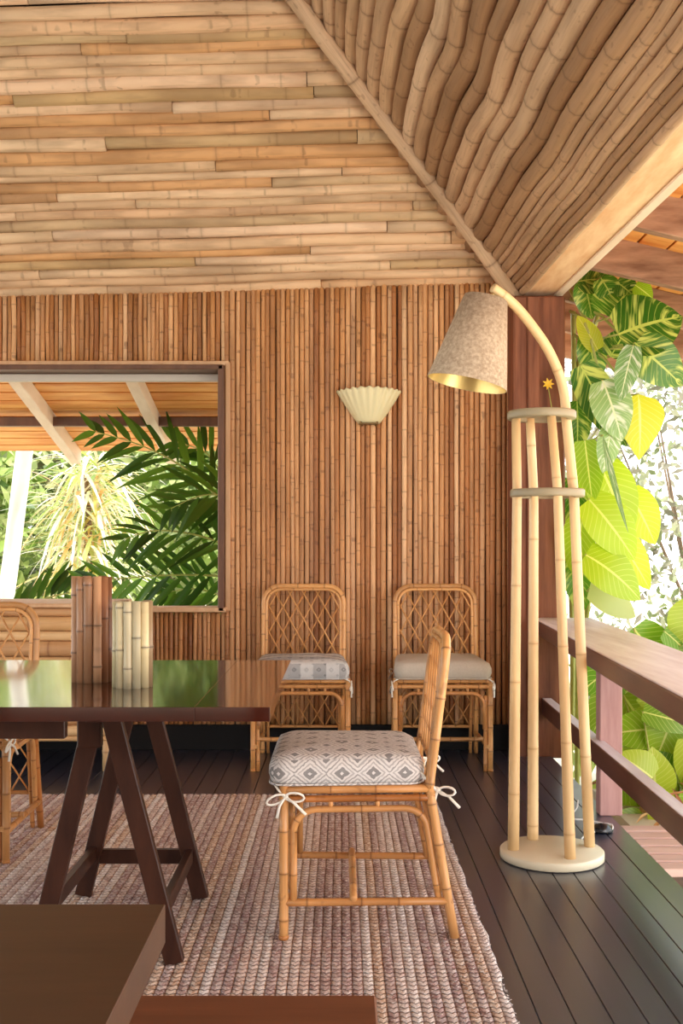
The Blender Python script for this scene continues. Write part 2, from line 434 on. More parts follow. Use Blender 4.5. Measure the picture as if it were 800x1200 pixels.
# frayed tufts along the right edge
mb = MB()
for i in range(380):
    y = random.uniform(ry0, ry1); xx = rx0+nr*ROW
    mb.tube([(xx-.006, y, .008), (xx+random.uniform(-.002, .004), y+random.uniform(-.008, .008), random.uniform(.002, .012))], .0012, 4)
tag(mb.build('fringe', M_rug, rug), 'pale frayed edge', kind='stuff')

# back wall of split bamboo
WY = 5.88
WX0, WX1 = -3.7, .93
WINX, WZ0, WZ1 = -.636, .764, 2.058
def eave_z(x): return 2.475 + (x+1.84)*.0275
mb = MB()
pole_r = .0142
x = WX0
def wall_pole(x, z0, z1, r):
    yj = random.uniform(-.003, .003)
    L = z1-z0; n = max(2, int(L/.25)); dx = random.uniform(-.003, .003); ph = random.random()*6
    pts = [(x+dx*math.sin(ph+q/n*5), WY-.006+yj, z0+L*q/n) for q in range(n+1)]
    mb.cane(pts, r, 8, .19, None, 1.07, None, .5)
while x < WX1:
    r = pole_r*random.uniform(.85, 1.12)
    inwin = x < WINX-.005
    if inwin: r *= .88
    ztop = eave_z(x)+.008
    if inwin:
        wall_pole(x, .13, WZ0-.01, r); wall_pole(x, WZ1+.03, ztop, r)
    else:
        wall_pole(x, .13, ztop, r)
    x += r*2.03
wall = mb.build('wall_back', M_wall); tag(wall, kind='structure')
mb = MB()
mb.box(((WINX+.05+WX1)/2, WY+.045, 1.3), (WX1-WINX-.05, .09, 2.6))
mb.box(((WX0+WINX+.05)/2, WY+.045, WZ0/2-.02), (WINX+.05-WX0, .09, WZ0-.04))
mb.box(((WX0+WINX+.05)/2, WY+.045, (WZ1+.04+2.6)/2), (WINX+.05-WX0, .09, 2.6-WZ1-.04))
tag(mb.build('wall_back_panel', M_backing), kind='structure')
mb = MB(); mb.box((-1.4, WY-.015, .068), (4.66, .05, .136), None, 0, .004)
tag(mb.build('baseboard_back', M_dark), kind='structure')
# left wall of the room (out of the frame, bounds the room)
# window frame
win = empty('window_1', (WINX, WY, WZ0)); win['kind'] = 'structure'
def wpart(name, m, c, size):
    b = MB(); b.box(V(c)-V((WINX, WY, WZ0)), size, None, random.random(), .004); return b.build(name, m, win)
wpart('jamb', M_jamb, (WINX-.010, WY+.03, (WZ0+WZ1)/2), (.034, .20, WZ1-WZ0+.03))
wpart('casing', M_trim, (WINX+.022, WY-.020, (WZ0+WZ1)/2+.01), (.028, .03, WZ1-WZ0+.05))
wpart('head', M_jamb, ((WX0+WINX)/2, WY+.03, WZ1+.003), (WINX-WX0, .20, .026))
wpart('head_casing', M_trim, ((WX0+WINX)/2+.015, WY-.018, WZ1+.030), (WINX-WX0+.03, .03, .026))
wpart('blind_rail', plain('grey_rail', srgb(190,180,168), .5), ((WX0+WINX)/2-.015, WY+.09, WZ1-.032), (WINX-WX0-.03, .04, .04))
wpart('sill', M_trim, ((WX0+WINX)/2+.01, WY+.02, WZ0-.006), (WINX-WX0+.02, .18, .026))

# room's other end, unseen behind the viewer, added to block frontal light
mb = MB(); mb.box((-1.9, -3.35, 1.3), (6.2, .1, 2.6), None, .5)
tag(mb.build('wall_front_blocker', plain('plain_wall_blocker', srgb(150,104,70), .8)), kind='structure')
# corner post
post = MB()
post.box((1.035, 5.80, 1.20), (.27, .27, 2.42), None, .3, .01)
post.box((1.00, 5.655, 1.20), (.06, .03, 2.40), None, .8, .004)
tag(post.build('wall_corner_post', M_post), kind='structure')

# hip roof: rear slope (poles run left-right) and right slope (poles run front-back)
H0 = V((.93, 5.80, 2.475)); H1 = V((-.17, 4.81, 3.545)); HD = (H1-H0)
def hip_at_y(y): t = (H0.y-y)/(H0.y-H1.y); return H0+HD*t
nr_ = V((0, -1, 1.03)).normalized()
mb = MB()
s_ = 0.0; y = WY-.01; row = 0
while True:
    Yc = WY+.0-.72*s_ ; Zoff = .742*s_
    if Zoff > 1.95: break
    r = random.uniform(.026, .040)
    hx = hip_at_y(min(Yc, 5.8)).x + .015
    x = -3.6-random.random()
    while x < hx:
        L = random.uniform(.9, 3.0); xe = min(x+L, hx)
        if hx-xe < .25: xe = hx
        n = max(2, int((xe-x)/.22)); ph = random.random()*9; am = random.uniform(.002, .006); jz = random.uniform(-.003, .003)
        pts = []
        for q in range(n+1):
            xx = x+(xe-x)*q/n
            wv = am*math.sin(ph+xx*4.5)+jz
            pts.append((xx, Yc-wv*.7, eave_z(xx)+.0+Zoff+wv*.7))
        if pts[-1][0]-pts[0][0] > .05:
            mb.cane(pts, r*random.uniform(.9, 1.1), 8, random.uniform(.35, .8), None, 1.035, None, .6)
        x = xe+.004
    s_ += r*1.66
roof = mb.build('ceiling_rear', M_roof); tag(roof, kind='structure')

# right slope
BD = V((-.043, 1, 0)).normalized()      # the beam's direction
B0 = V((.965, 5.65, 2.435))
p_ = .945
UP = V((-1, -.043, p_)).normalized()
mb = MB()
s_ = -.01
def hipS(c):
    """distance along BD where a pole starting at c meets the rear slope"""
    # rear plane: z - 2.475 -(x+1.84)*.0275 = (WY - y)*1.03
    f = lambda t: (c+BD*t).z - eave_z((c+BD*t).x) - (WY-(c+BD*t).y)*1.03
    # f increasing in t ; find zero
    lo, hi = -8, 3
    for _ in range(40):
        m = (lo+hi)/2
        if f(m) > 0: hi = m
        else: lo = m
    return lo
k = 0
while s_ < 2.9:
    r = random.uniform(.034, .047) if s_ > .22 else random.uniform(.018, .026)
    c = B0+UP*(s_+r)
    t1 = min(hipS(c), .15)
    t0 = t1-6.0
    amp = min(.011, .002+s_*.012)*random.uniform(.8, 1.2)
    # clustered bends keep neighbours roughly in step
    ph = s_*1.6+random.uniform(-.45, .45); fq = 3.6+random.uniform(-.05, .05)
    n = 44; pts = []
    for q in range(n+1):
        t = t0+(t1-t0)*q/n
        wv = amp*(math.sin(ph+t*fq*1.6)+.5*math.sin(ph*2+t*fq*2.9))
        pts.append(c+BD*t+UP*wv)
    mb.cane(pts, r*random.uniform(.97, 1.04), 10, random.uniform(.28, .48), min(.99, max(.03, random.uniform(.05, .95)*(1 if s_ > .4 else .35))), 1.04, None, .4)
    s_ += r*1.80
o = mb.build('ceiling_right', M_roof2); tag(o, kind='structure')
# hip pole
mb = MB()
n = 14; pts = []
for q in range(n+1):
    t = -.03+2.6*q/n; p = H0+HD*t+V((-.012, -.055, -.055)); pts.append(p+V((.012*math.sin(q*.9), 0, 0)))
mb.cane(pts, .040, 14, .5, .75, 1.03)
o = mb.build('trim_hip', M_roof2); tag(o, kind='structure')
# roof shell over the poles (rear, right, left slopes)
mb = MB()
off = V((0, 0, .10))
A0 = H0+off+V((.30, .25, -.20)); 
top = H0+HD*2.0+off; ridge_z = top.z
rt_front = V((top.x+.043*9, -3.5, top.z))
e_right_back = V((1.02, 6.05, 2.50)); e_right_front = V((1.02+.043*9.4, -3.5, 2.50))
e_left_back = V((-5.3, 6.05, 2.50)); e_left_front = V((-5.3, -3.5, 2.50))
topl = V((-2.6, top.y, top.z))
mb.add([e_right_back, e_right_front, rt_front, top, topl, e_left_back, e_left_front, V((-2.6, -3.5, top.z))],
       [(0, 1, 2, 3), (3, 4, 5, 0), (4, 7, 6, 5), (2, 7, 4, 3)], flat=True)
o = mb.build('roof', M_backing, smooth=False); tag(o, kind='structure')
sd = o.modifiers.new('thick', 'SOLIDIFY'); sd.thickness = .03; sd.offset = 1

# edge beam
mb = MB()
bc0 = V((1.066, 5.70, 2.435+.12)); 
mb.beam(bc0-BD*9.0+V((0,0,0)), bc0+BD*.2, .205, .24, (0,0,1), .2, .006)
o = mb.build('trim_beam', M_beam); tag(o, kind='structure')

mb = MB(); mb.beam(bc0-BD*9.0+V((.083, 0, -.125)), bc0+BD*.1+V((.083, 0, -.125)), .045, .012, (0,0,1), .8, .003)
tag(mb.build('trim_beam_edge', M_rafter_pale), kind='structure')
# ------------------------------------------------------------------ veranda eaves outside
SL = -.235
def rafter_r(yc, zb, m, label):
    b = MB(); x0 = 1.15+(5.7-yc)*.043; x1 = 2.75
    b.beam((x0, yc, zb+.085), (x1, yc, zb+.085+SL*(x1-x0)), .055, .17, (0,0,1), random.random(), .004)
    o = b.build('rafter', m); tag(o, label, 'rafter', 'rafters under the right eave'); return o
for yc, nm in ((7.18, 'farthest'), (6.52, 'third from the front'), (5.87, 'just behind the corner post'), (5.22, 'middle one above the vine'), (4.56, 'nearest one in view at the top right')):
    rafter_r(yc, 2.445, M_rafter, 'rough wooden rafter under the right eave, '+nm)
mb = MB()
y = 7.6
bl = []
xb = 1.14
while xb < 2.78:
    w = .14
    z = 2.445+.17+.012+SL*(xb+w/2-1.15)
    y0e, y1e = -3.4, 7.6
    ang = math.atan(SL)
    R = Matrix.Rotation(-ang, 3, 'Y')
    mb.box((xb+w/2, (y0e+y1e)/2, z), (w-.006, y1e-y0e, .022), R, random.random(), .002)
    xb += w
mb.box((2.02, 2.1, 2.445+.215+SL*(2.02-1.15)), (1.86, 11.0, .02), Matrix.Rotation(-math.atan(SL), 3, 'Y'), .5)
eb = mb.build('eave_boarding', M_board); tag(eb, 'orange wooden boarding of the right eave above the rafters', 'roof boarding')

# rear eave seen through the window
SR = -.245
def zr(y): return 2.04+SR*(y-6.3)
for X, nm in ((-2.60, 'leftmost'), (-1.895, 'left one seen through the window'), (-1.215, 'right one seen through the window'), (-.53, 'hidden behind the wall right of the window')):
    if X == -2.60 or X == -.53: continue
    b = MB(); b.beam((X, 5.99, zr(5.99)+.05), (X, 7.75, zr(7.75)+.05), .07, .10, (0,0,1), random.random(), .004)
    o = b.build('rafter', M_rafter_pale); tag(o, 'pale painted rafter under the rear eave, '+nm, 'rafter', 'rafters seen through the window')
mb = MB(); mb.beam((-4.2, 7.02, zr(7.02)+.042), (.9, 7.02, zr(7.02)+.042), .06, .06, (0,0,1), .5, .004)
o = mb.build('purlin', M_jamb); tag(o, 'dark purlin crossing under the rear eave outside the window', 'purlin')
mb = MB(); y = 5.97
R = Matrix.Rotation(math.atan(SR), 3, 'X')
y = 6.0
while y < 7.70:
    mb.box((-1.65, y+.07, zr(y+.07)+.114), (5.1, .124, .022), R, random.random(), .002); y += .137
mb.box((-1.65, 6.88, zr(6.88)+.145), (5.1, 1.74, .02), R, .5)
o = mb.build('eave_boarding', M_board); tag(o, 'orange wooden boarding of the rear eave seen through the window', 'roof boarding')

# ------------------------------------------------------------------ railing
def P3(px, py, z):
    Y = (1.10-z)*1270/(py-640); return V(((px-400)/1270*Y, Y, z))
rail = empty('railing', (.9, 4.4, 0), 0, 'dark brown wooden veranda railing with a broad flat top, right of the floor lamp', 'railing')
def rp(name, mb, m): return mb.build(name, m, rail, loc=-rail.location)
zt = .72
a = V((1.0, 5.66, zt)); b = V((1.0-.051*4.6, 5.66-4.6, zt)); wd = .305
mb = MB(); mb.beam(a+V((wd/2, 0, -.035)), b+V((wd/2, 0, -.035)), wd, .07, (0,0,1), .2, .005); tr_ = rp('top_rail', mb, M_rail)
mb = MB(); mb.beam(a+V((wd/2, 0, .003)), b+V((wd/2, 0, .003)), wd-.006, .006, (0,0,1), .2, .002); q_ = mb.build('weathered_sheen_surface', M_railtop, tr_); q_['label'] = 'pale strip painted as sheen along the top'
mb = MB(); mb.beam((1.072+.0, 5.66, .26), (1.072-.019*4.6, 1.06, .26), .05, .085, (0,0,1), .6, .004); tr_ = rp('lower_rail', mb, M_rail)
mb = MB(); mb.beam((1.072, 5.66, .3045), (1.072-.019*4.6, 1.06, .3045), .046, .004, (0,0,1), .6, .001); q_ = mb.build('weathered_sheen_surface', M_railtop, tr_); q_['label'] = 'pale strip painted as sheen along the top'  # bright sheen on the lower rail put into the slab's colour
mb = MB(); mb.box((1.098, 4.45, .325), (.092, .07, .650), None, .3, .004); rp('newel_post', mb, M_newel)

# ------------------------------------------------------------------ furniture: rattan chair
def yb(z):
    if z < .43: return .27-(.07)*(z/.43)
    return .20+.055*(z-.43)/.45
FW, RW = .232, .212
SEAT = .425
TOPZ = .862
def arc_pts(c, u, v, r, a0, a1, n=7):
    return [V(c)+V(u)*r*math.cos(a0+(a1-a0)*i/n)+V(v)*r*math.sin(a0+(a1-a0)*i/n) for i in range(n+1)]
def wrapc(mb, p, axis, r, h=.018):
    axis = V(axis).normalized(); p = V(p)
    for i in range(3):
        mb.tube([p+axis*(h*(i/3)), p+axis*(h*((i+.8)/3))], r, 8, .5)
def make_cushion(parent, mat, wf=.235, wr=.215, y0=-.245, y1=.185, z0=.437, th=.085, puff=.015, ties=True, name='cushion'):
    b = MB(); N = 64
    def outline(inset):
        pts = []
        rc = .05
        cs = [(-wf+rc, y0+rc, PI), (wf-rc, y0+rc, 1.5*PI), (wr-rc, y1-rc, 0), (-wr+rc, y1-rc, .5*PI)]
        for (cx, cy, a0) in cs:
            for i in range(N//4):
                a = a0+(PI/2)*i/(N//4-1)
                pts.append((cx+(rc)*math.cos(a), cy+(rc)*math.sin(a)))
        c = V((0, (y0+y1)/2, 0)); out = []
        for (x_, y_) in pts:
            sx = 1-inset/wf; sy = 1-inset/((y1-y0)/2)
            out.append((x_*sx, c.y+(y_-c.y)*sy))
        return out
    layers = [(.012, 0), (0.003, .010), (-.004, th*.35), (-.003, th*.62), (.006, th*.86), (.022, th*.97), (.05, th+puff*.35), (.10, th+puff*.7), (.16, th+puff), (.20, th+puff)]
    vs_ = []
    for ins, z in layers:
        for i, (x_, y_) in enumerate(outline(ins)):
            dz = .003*math.sin(x_*31+y_*17)+.002*math.sin(y_*43-x_*11)
            vs_.append((x_, y_, z0+z+(dz if z > .01 else 0)))
    fs = []
    for j in range(len(layers)-1):
        for i in range(N):
            k2 = (i+1) % N; fs.append((j*N+i, j*N+k2, (j+1)*N+k2, (j+1)*N+i))
    fs.append(tuple(reversed(range(N)))); fs.append(tuple((len(layers)-1)*N+i for i in range(N)))
    b.add(vs_, fs)
    # piping
    b.tube([V((x_, y_, z0+.006)) for x_, y_ in outline(-.001)], .0035, 6, closed=True)
    cu = b.build(name, mat, parent)
    return cu
def tie_bow(parent, p, out, side, size=.05):
    """a small bow of cloth tape at p; out = direction away from the leg, side = along the face"""
    b = MB(); p = V(p); out = V(out).normalized(); side = V(side).normalized(); up = V((0,0,1))
    b.tube([p-side*.008, p, p+side*.008], [.004, .0075, .004], 6)
    for sg, tilt in ((1, .15), (-1, -.2)):
        pts = []
        for i in range(13):
            a = 2*PI*i/12
            pts.append(p+side*sg*(size*.5*(1-math.cos(a)))+up*(size*.26*math.sin(a)-abs(size*.25*(1-math.cos(a)))*.35+tilt*.02*(1-math.cos(a)))+out*(.004+.003*math.sin(a)))
        b.tube(pts, .0036, 6)
    b.tube([p, p+side*size*.5-up*size*.35+out*.01, p+side*size*1.1-up*size*.95+out*.012], [.0035, .0038, .0045], 6)
    b.tube([p, p-side*size*.3-up*size*.5+out*.008, p-side*size*.45-up*size*1.15+out*.006], [.0035, .0036, .0045], 6)
    return b.build('tie', M_tie, parent)

def make_chair(name, loc, rz, label, cushion_m, group, zs_=1.0):
    c = empty(name, loc, rz, label, 'chair', group)
    R_ = .0115
    for sx in (-1, 1):
        # front leg: main cane with a second cane beside it
        b = MB()
        b.cane([(sx*FW, -.205, .0), (sx*FW, -.205, .44)], R_*1.12, 10, .14, random.random()*.5)
        b.cane([(sx*(FW-.024), -.203, .0), (sx*(FW-.024), -.203, .36)], R_*.85, 8, .13)
        wrapc(b, (sx*(FW-.012), -.204, .11), (0,0,1), R_*1.5); wrapc(b, (sx*FW, -.205, .405), (0,0,1), R_*1.22)
        b.tube([(sx*FW, -.205, 0), (sx*FW, -.205, .012)], R_*1.25, 10)
        b.build('leg', M_rattan, c)
        # rear leg runs on up as the outer post of the back
        b = MB()
        zs = [0, .1, .2, .3, .40, .44]
        b.cane([(sx*(RW+.008*(1-z/.43)), yb(z), z) for z in zs], R_*1.12, 10, .15)
        b.cane([(sx*(RW-.022), yb(z)-.004, z) for z in zs], R_*.8, 8, .16)
        wrapc(b, (sx*RW, yb(.405), .405), (0,0,1), R_*1.22)
        b.build('leg', M_rattan, c)
    # seat frame: doubled rails all round
    b = MB()
    for z, r in ((.428, R_), (.402, R_*.9)):
        b.cane([(-FW, -.205, z), (FW, -.205, z)], r, 8, .16)
        b.cane([(-RW, .20, z), (RW, .20, z)], r, 8, .16)
        for sx in (-1, 1): b.cane([(sx*FW, -.205, z), (sx*RW, yb(z), z)], r, 8, .16)
    b.tube([(-FW+.01, -.2, .435), (FW-.01, -.2, .435)], .004, 5)
    for i in range(9):
        yy = -.17+.34*i/8; b.tube([(-FW+.01, yy, .431), (FW-.012, yy, .431)], .0045, 5)
    b.build('seat_frame', M_rattan, c)
    # arches under the seat: on both sides and on the front, joined to the rail by short spindles
    b = MB()
    for sx in (-1, 1):
        X = lambda y_: sx*(FW+(RW-FW)*((y_+.205)/.405))
        ya, yz_ = -.178, lambda z: yb(z)-.026
        zt_ = .372; rr = .065
        pts = [V((X(ya), ya, .105)), V((X(ya), ya, zt_-rr))]
        pts += [V((X(p.y), p.y, p.z)) for p in arc_pts((0, ya+rr, zt_-rr), (0,1,0), (0,0,1), rr, PI, PI/2)]
        pts += [V((X(p.y), p.y, p.z)) for p in arc_pts((0, yz_(.31)-rr, zt_-rr), (0,1,0), (0,0,1), rr, PI/2, 0)]
        pts += [V((X(yz_(.2)), yz_(.2), .2)), V((X(.23), yz_(.105), .105))]
        b.cane(pts, R_*.88, 8, .17, .3)
        for yy in (-.075, .055):
            b.tube([(X(yy), yy, .372), (X(yy), yy, .402)], R_*.6, 6, .7)
    pts = [V((-FW+.028, -.205, .2)), V((-FW+.028, -.205, .305))]+arc_pts((-FW+.093, -.205, .305), (1,0,0), (0,0,1), .065, PI, PI/2)+arc_pts((FW-.093, -.205, .305), (1,0,0), (0,0,1), .065, PI/2, 0)+[V((FW-.028, -.205, .2))]
    b.cane(pts, R_*.85, 8, .17, .8)
    for xx in (-.12, -.04, .04, .12): b.tube([(xx, -.206, .368), (xx, -.206, .402)], R_*.6, 6, .6)
    b.build('under_arch', M_rattan, c)
    # H stretcher
    for sx in (-1, 1):
        b = MB(); b.cane([(sx*FW, -.215, .105), (sx*(RW+.006), yb(.105)+.01, .105)], R_, 8, .13, .2); b.build('stretcher', M_rattan, c)
    b = MB(); b.cane([(-(FW+.004), .0-.012, .118), ((FW+.004), -.012, .118)], R_*.95, 8, .14, .6); b.build('stretcher', M_rattan, c)
    # back frame: rounded arch, two canes side by side
    b = MB()
    def arch(hw, topz, rr, r, dy):
        pts = [V((-hw, yb(z)+dy, z)) for z in (.43, .52, .62, .72)]+[V((p.x, yb(p.z)+dy, p.z)) for p in arc_pts((-hw+rr, 0, topz-rr), (1,0,0), (0,0,1), rr, PI, PI/2)]
        pts += [V((p.x, yb(p.z)+dy, p.z)) for p in arc_pts((hw-rr, 0, topz-rr), (1,0,0), (0,0,1), rr, PI/2, 0)]+[V((hw, yb(z)+dy, z)) for z in (.72, .62, .52, .43)]
        b.cane(pts, r, 10, .13, .45)
    arch(RW, TOPZ, .085, R_*1.12, 0)
    arch(RW-.017, TOPZ-.017, .075, R_*.62, -.008)
    b.cane([(-RW, yb(.50), .50), (RW, yb(.50), .50)], R_*.7, 8, .2)
    b.build('back_frame', M_rattan, c)
    # lattice in the back, and again below the seat between the rear legs
    b = MB()
    def inside(x_, z_, hw, zb, zt2, rr):
        if abs(x_) > hw or z_ < zb or z_ > zt2: return False
        if abs(x_) > hw-rr and z_ > zt2-rr:
            return (abs(x_)-(hw-rr))**2+(z_-(zt2-rr))**2 < rr*rr
        return True
    def lattice(hw, zb, zt2, rr, n_, slope, r, dy):
        H = zt2-zb
        for sg in (-1, 1):
            x0 = -hw-H/slope
            step = (2*hw)/n_
            while x0 < hw+H/slope:
                seg = []
                for i in range(61):
                    z_ = zb+H*i/60; x_ = x0+sg*(z_-zb)/slope if sg > 0 else x0-(z_-zb)/slope+H/slope*0
                    if inside(x_, z_, hw, zb, zt2, rr): seg.append(V((x_, yb(z_)+dy+sg*r*.8, z_)))
                if len(seg) > 3: b.tube([seg[0], seg[len(seg)//2], seg[-1]], r, 6, random.random())
                x0 += step
    lattice(RW-.01, .50, TOPZ-.01, .08, 5.5, 1.75, .0042, -.002)
    b.build('lattice', M_rattan_thin, c)
    b = MB()
    lattice(RW-.02, .14, .41, .05, 5, 1.7, .0036, -.004)
    pts = [V((-RW+.02, yb(.14), .14)), V((RW-.02, yb(.14), .14))]
    b.cane(pts, R_*.7, 8, .2)
    b.build('lower_lattice', M_rattan_thin, c)
    cu = make_cushion(c, cushion_m)
    for sx in (-1, 1):
        tie_bow(cu, (sx*(FW+.010), -.200, .412), (sx, 0, 0), (0, 1, 0) , .052)
        tie_bow(cu, (sx*(RW+.006), .222, .425), (sx*.2, 1, 0), (sx*.45, .9, 0), .048)
        b = MB(); b.tube([(sx*(RW-.01), .175, .475), (sx*RW, .20, .445), (sx*(RW+.008), .218, .425)], .004, 6); b.build('tie', M_tie, cu)
        b = MB(); b.tube([(sx*(FW-.02), -.235, .445), (sx*(FW+.006), -.22, .43), (sx*(FW+.01), -.2, .412)], .0035, 6); b.build('tie', M_tie, cu)
    c.scale = (1, 1, zs_)
    return c
G = 'rattan lattice-back chairs'
make_chair('rattan_chair', (.045, 3.235, .011), -PI/2, 'rattan chair in side view on the rug at the table end, grey-and-white diamond patterned cushion', M_cu1, G, .965)
make_chair('rattan_chair', (.495, 5.50, 0), math.radians(0), 'rattan chair against the bamboo wall with a plain grey-beige cushion, nearest the corner post', M_cu2, G, 1.03)
make_chair('rattan_chair', (-.20, 5.50, 0), 0, 'rattan chair against the bamboo wall with a grey patterned cushion, left of the plain one', M_cu3, G, 1.03)
make_chair('rattan_chair', (-1.385, 3.93, .011), 0, 'rattan chair behind the dining table at the left edge, mostly hidden by the tabletop', M_cu3, G)

# ------------------------------------------------------------------ dining table on trestle
def table(loc_y0, loc_y1, xr, xl, z, name, label, th=.033, seam=.172, m=None):
    t = empty(name, (xr-.6, (loc_y0+loc_y1)/2, 0), 0, label, 'table')
    L = V(t.location)
    b = MB(); xm = xr-seam
    b.box(V(((xl+xm)/2, (loc_y0+loc_y1)/2, z-th/2))-L, (xm-xl, loc_y1-loc_y0, th), None, .2, .0006)
    b.box(V(((xr+xm)/2+.0003, (loc_y0+loc_y1)/2, z-th/2))-L, (xr-xm-.0006, loc_y1-loc_y0, th), None, .7, .0006)
    b.build('tabletop', m or M_table, t)
    return t, L
tb, L = table(2.47, 3.49, -.163, -3.0, .733, 'dining_table', 'long glossy dark brown dining table on a wooden trestle, carrying two bamboo vases')
b = MB(); b.box(V((-1.83, 2.60, .67))-L, (2.34, .03, .060), None, .4, .002); b.build('apron', M_trestle, tb)
b = MB(); b.box(V((-1.83, 3.36, .67))-L, (2.34, .03, .060), None, .4, .002); b.build('apron', M_trestle, tb)
for xc in (-.62, -2.35):
    tr = MB(); tr.box(V((xc-.018, 3.11, .672))-L, (.045, .64, .054), None, .3, .003); tr.build('trestle_beam', M_trestle, tb)
    for Y in (2.86, 3.38):
        for sg in (-1, 1):
            b = MB(); foot = V((xc+sg*.185, Y+(.0 if sg < 0 else -.028), .012)); top = V((xc+sg*.018-(.012 if sg < 0 else 0), Y+(.0 if sg < 0 else -.028), .66))
            b.beam(foot-L, top-L, .026 if False else .028, .050, (1, 0, 0), random.random(), .002)
            if sg < 0:
                b.box(V((xc-.043, Y, .635))-L, (.062, .034, .13), None, .5, .003)
            b.build('leg', M_trestle, tb)
    for sg in (-1, 1):
        b = MB(); b.box(V((xc+sg*.152, 3.12, .145))-L, (.022, .52, .042), None, .4, .002); b.build('stretcher', M_trestle, tb)
    b = MB(); b.box(V((xc, 3.40, .128))-L, (.33, .022, .045), None, .4, .002); b.build('stretcher', M_trestle, tb)

# foreground table and bench
ft, L2 = table(.05, 1.12, -.182, -1.6, .73, 'foreground_table', 'dark brown wooden tabletop corner in the lower left foreground', .040, .8, M_ftable)
for xx in (-.30, -1.5):
    for yy in (.15, 1.02):
        b = MB(); b.box(V((xx, yy, .345+.008))-L2, (.05, .05, .69), None, .3, .003); b.build('leg', M_trestle, ft)
bench = empty('wooden_bench', (-.5, 1.42, 0), 0, 'low reddish brown wooden bench at the bottom edge, beyond the foreground tabletop', 'bench')
LB = V(bench.location)
b = MB(); b.box(V((-.60, 1.42, .432))-LB, (1.30, .30, .036), None, .2, .003); b.build('seat', M_bench, bench)
for xx in (-.02, -1.15):
    for yy in (1.32, 1.52):
        b = MB(); b.box(V((xx-.06, yy, .212+.006))-LB, (.045, .045, .412), None, .3, .003); b.build('leg', M_trestle, bench)

# bamboo vases
def vase(loc, R, H, m, n, label, rr=.0122, seed=3):
    random.seed(seed)
    v = empty('bamboo_vase', loc, 0, label, 'vase', 'bamboo vases on the dining table')
    b = MB()
    for i in range(n):
        a = 2*PI*i/n+random.uniform(-.03, .03); ro = R-rr
        b.cane([(ro*math.cos(a), ro*math.sin(a), .0), (ro*math.cos(a+.01), ro*math.sin(a+.01), H*.5), (ro*math.cos(a), ro*math.sin(a), H+random.uniform(-.002, .002))], rr*random.uniform(.92, 1.05), 12, .14, None, 1.12)
    b.build('cane_wall', m, v)
    b = MB(); N = 24; ri = R-rr*1.1
    vs_ = [(ri*math.cos(2*PI*i/N), ri*math.sin(2*PI*i/N), z) for z in (.004, H-.012) for i in range(N)]
    fs = [(i, N+i, N+(i+1) % N, (i+1) % N) for i in range(N)]+[tuple(range(N))]
    b.add(vs_, fs); b.build('lining', M_backing, v)
vase((-.678, 2.945, .7335), .0555, .283, M_vase, 12, 'taller brown bamboo-cane vase on the dining table, left of the pale one')
vase((-.545, 2.83, .7335), .0525, .222, M_vase2, 11, 'shorter pale bamboo-cane vase on the dining table', seed=5)
random.seed(21)

# bamboo cabinet below the window
cab = empty('bamboo_cabinet', (-2.1, 5.45, 0), 0, 'low cabinet faced with horizontal bamboo poles, below the window at the left edge', 'cabinet')
LC = V(cab.location); XR = -1.12; XL = -3.3; YF = 5.28
b = MB()
z = .145
for r in (.014, .026, .030, .036, .040, .034, .028, .038, .024, .036, .022, .020, .014):
    z += r
    b.cane([V((XL, YF+.02, z))-LC, V((XR, YF+.02, z))-LC], r, 12, .6, None, 1.03)
    z += r
    if z > .76: break
zc = z
b.build('pole_front', M_cab, cab)
b = MB(); b.box(V(((XL+XR)/2, YF+.24, (zc+.15)/2))-LC, (XR-XL-.02, .42, zc-.15), None, .2, .005); b.build('body', M_backing, cab)
b = MB(); b.box(V(((XL+XR)/2, YF+.22, zc+.010))-LC, (XR-XL+.02, .50, .02), None, .6, .004); b.build('top_board', M_trim, cab)
for xx in (XR-.03, XL+.04):
    for yy in (YF+.03, YF+.42):
        b = MB(); b.cane([V((xx, yy, 0))-LC, V((xx, yy, .16))-LC], .021, 12, .1); b.build('leg', M_cab, cab)

# ------------------------------------------------------------------ floor lamp
lamp = empty('floor_lamp', (.741, 3.82, 0), 0, 'tall bamboo floor lamp with round cream base and curved arm holding a shade', 'lamp')
LL = V(lamp.location)
def lathe(b, prof, N=48, M_=None):
    vs_ = []
    for r, z in prof:
        for i in range(N):
            a = 2*PI*i/N; p = V((r*math.cos(a), r*math.sin(a), z)); vs_.append(M_ @ p if M_ else p)
    fs = [(j*N+i, j*N+(i+1) % N, (j+1)*N+(i+1) % N, (j+1)*N+i) for j in range(len(prof)-1) for i in range(N)]
    b.add(vs_, fs)
b = MB(); lathe(b, [(0.0001, .002), (.176, .002), (.181, .006), (.181, .030), (.177, .034), (0.0001, .034)]); b.build('base', M_base, lamp)
rc1 = V((.725-.741, 0, 1.285)); rc2 = V((.705-.741, 0, 1.56))
for rc, R0 in ((rc1, .127), (rc2, .117)):
    b = MB(); lathe(b, [(R0-.028, -.013), (R0, -.013), (R0+.003, -.008), (R0+.003, .010), (R0, .015), (R0-.028, .015), (R0-.028, -.013)], 48, Matrix.Translation(rc)); b.build('ring', M_ring, lamp)
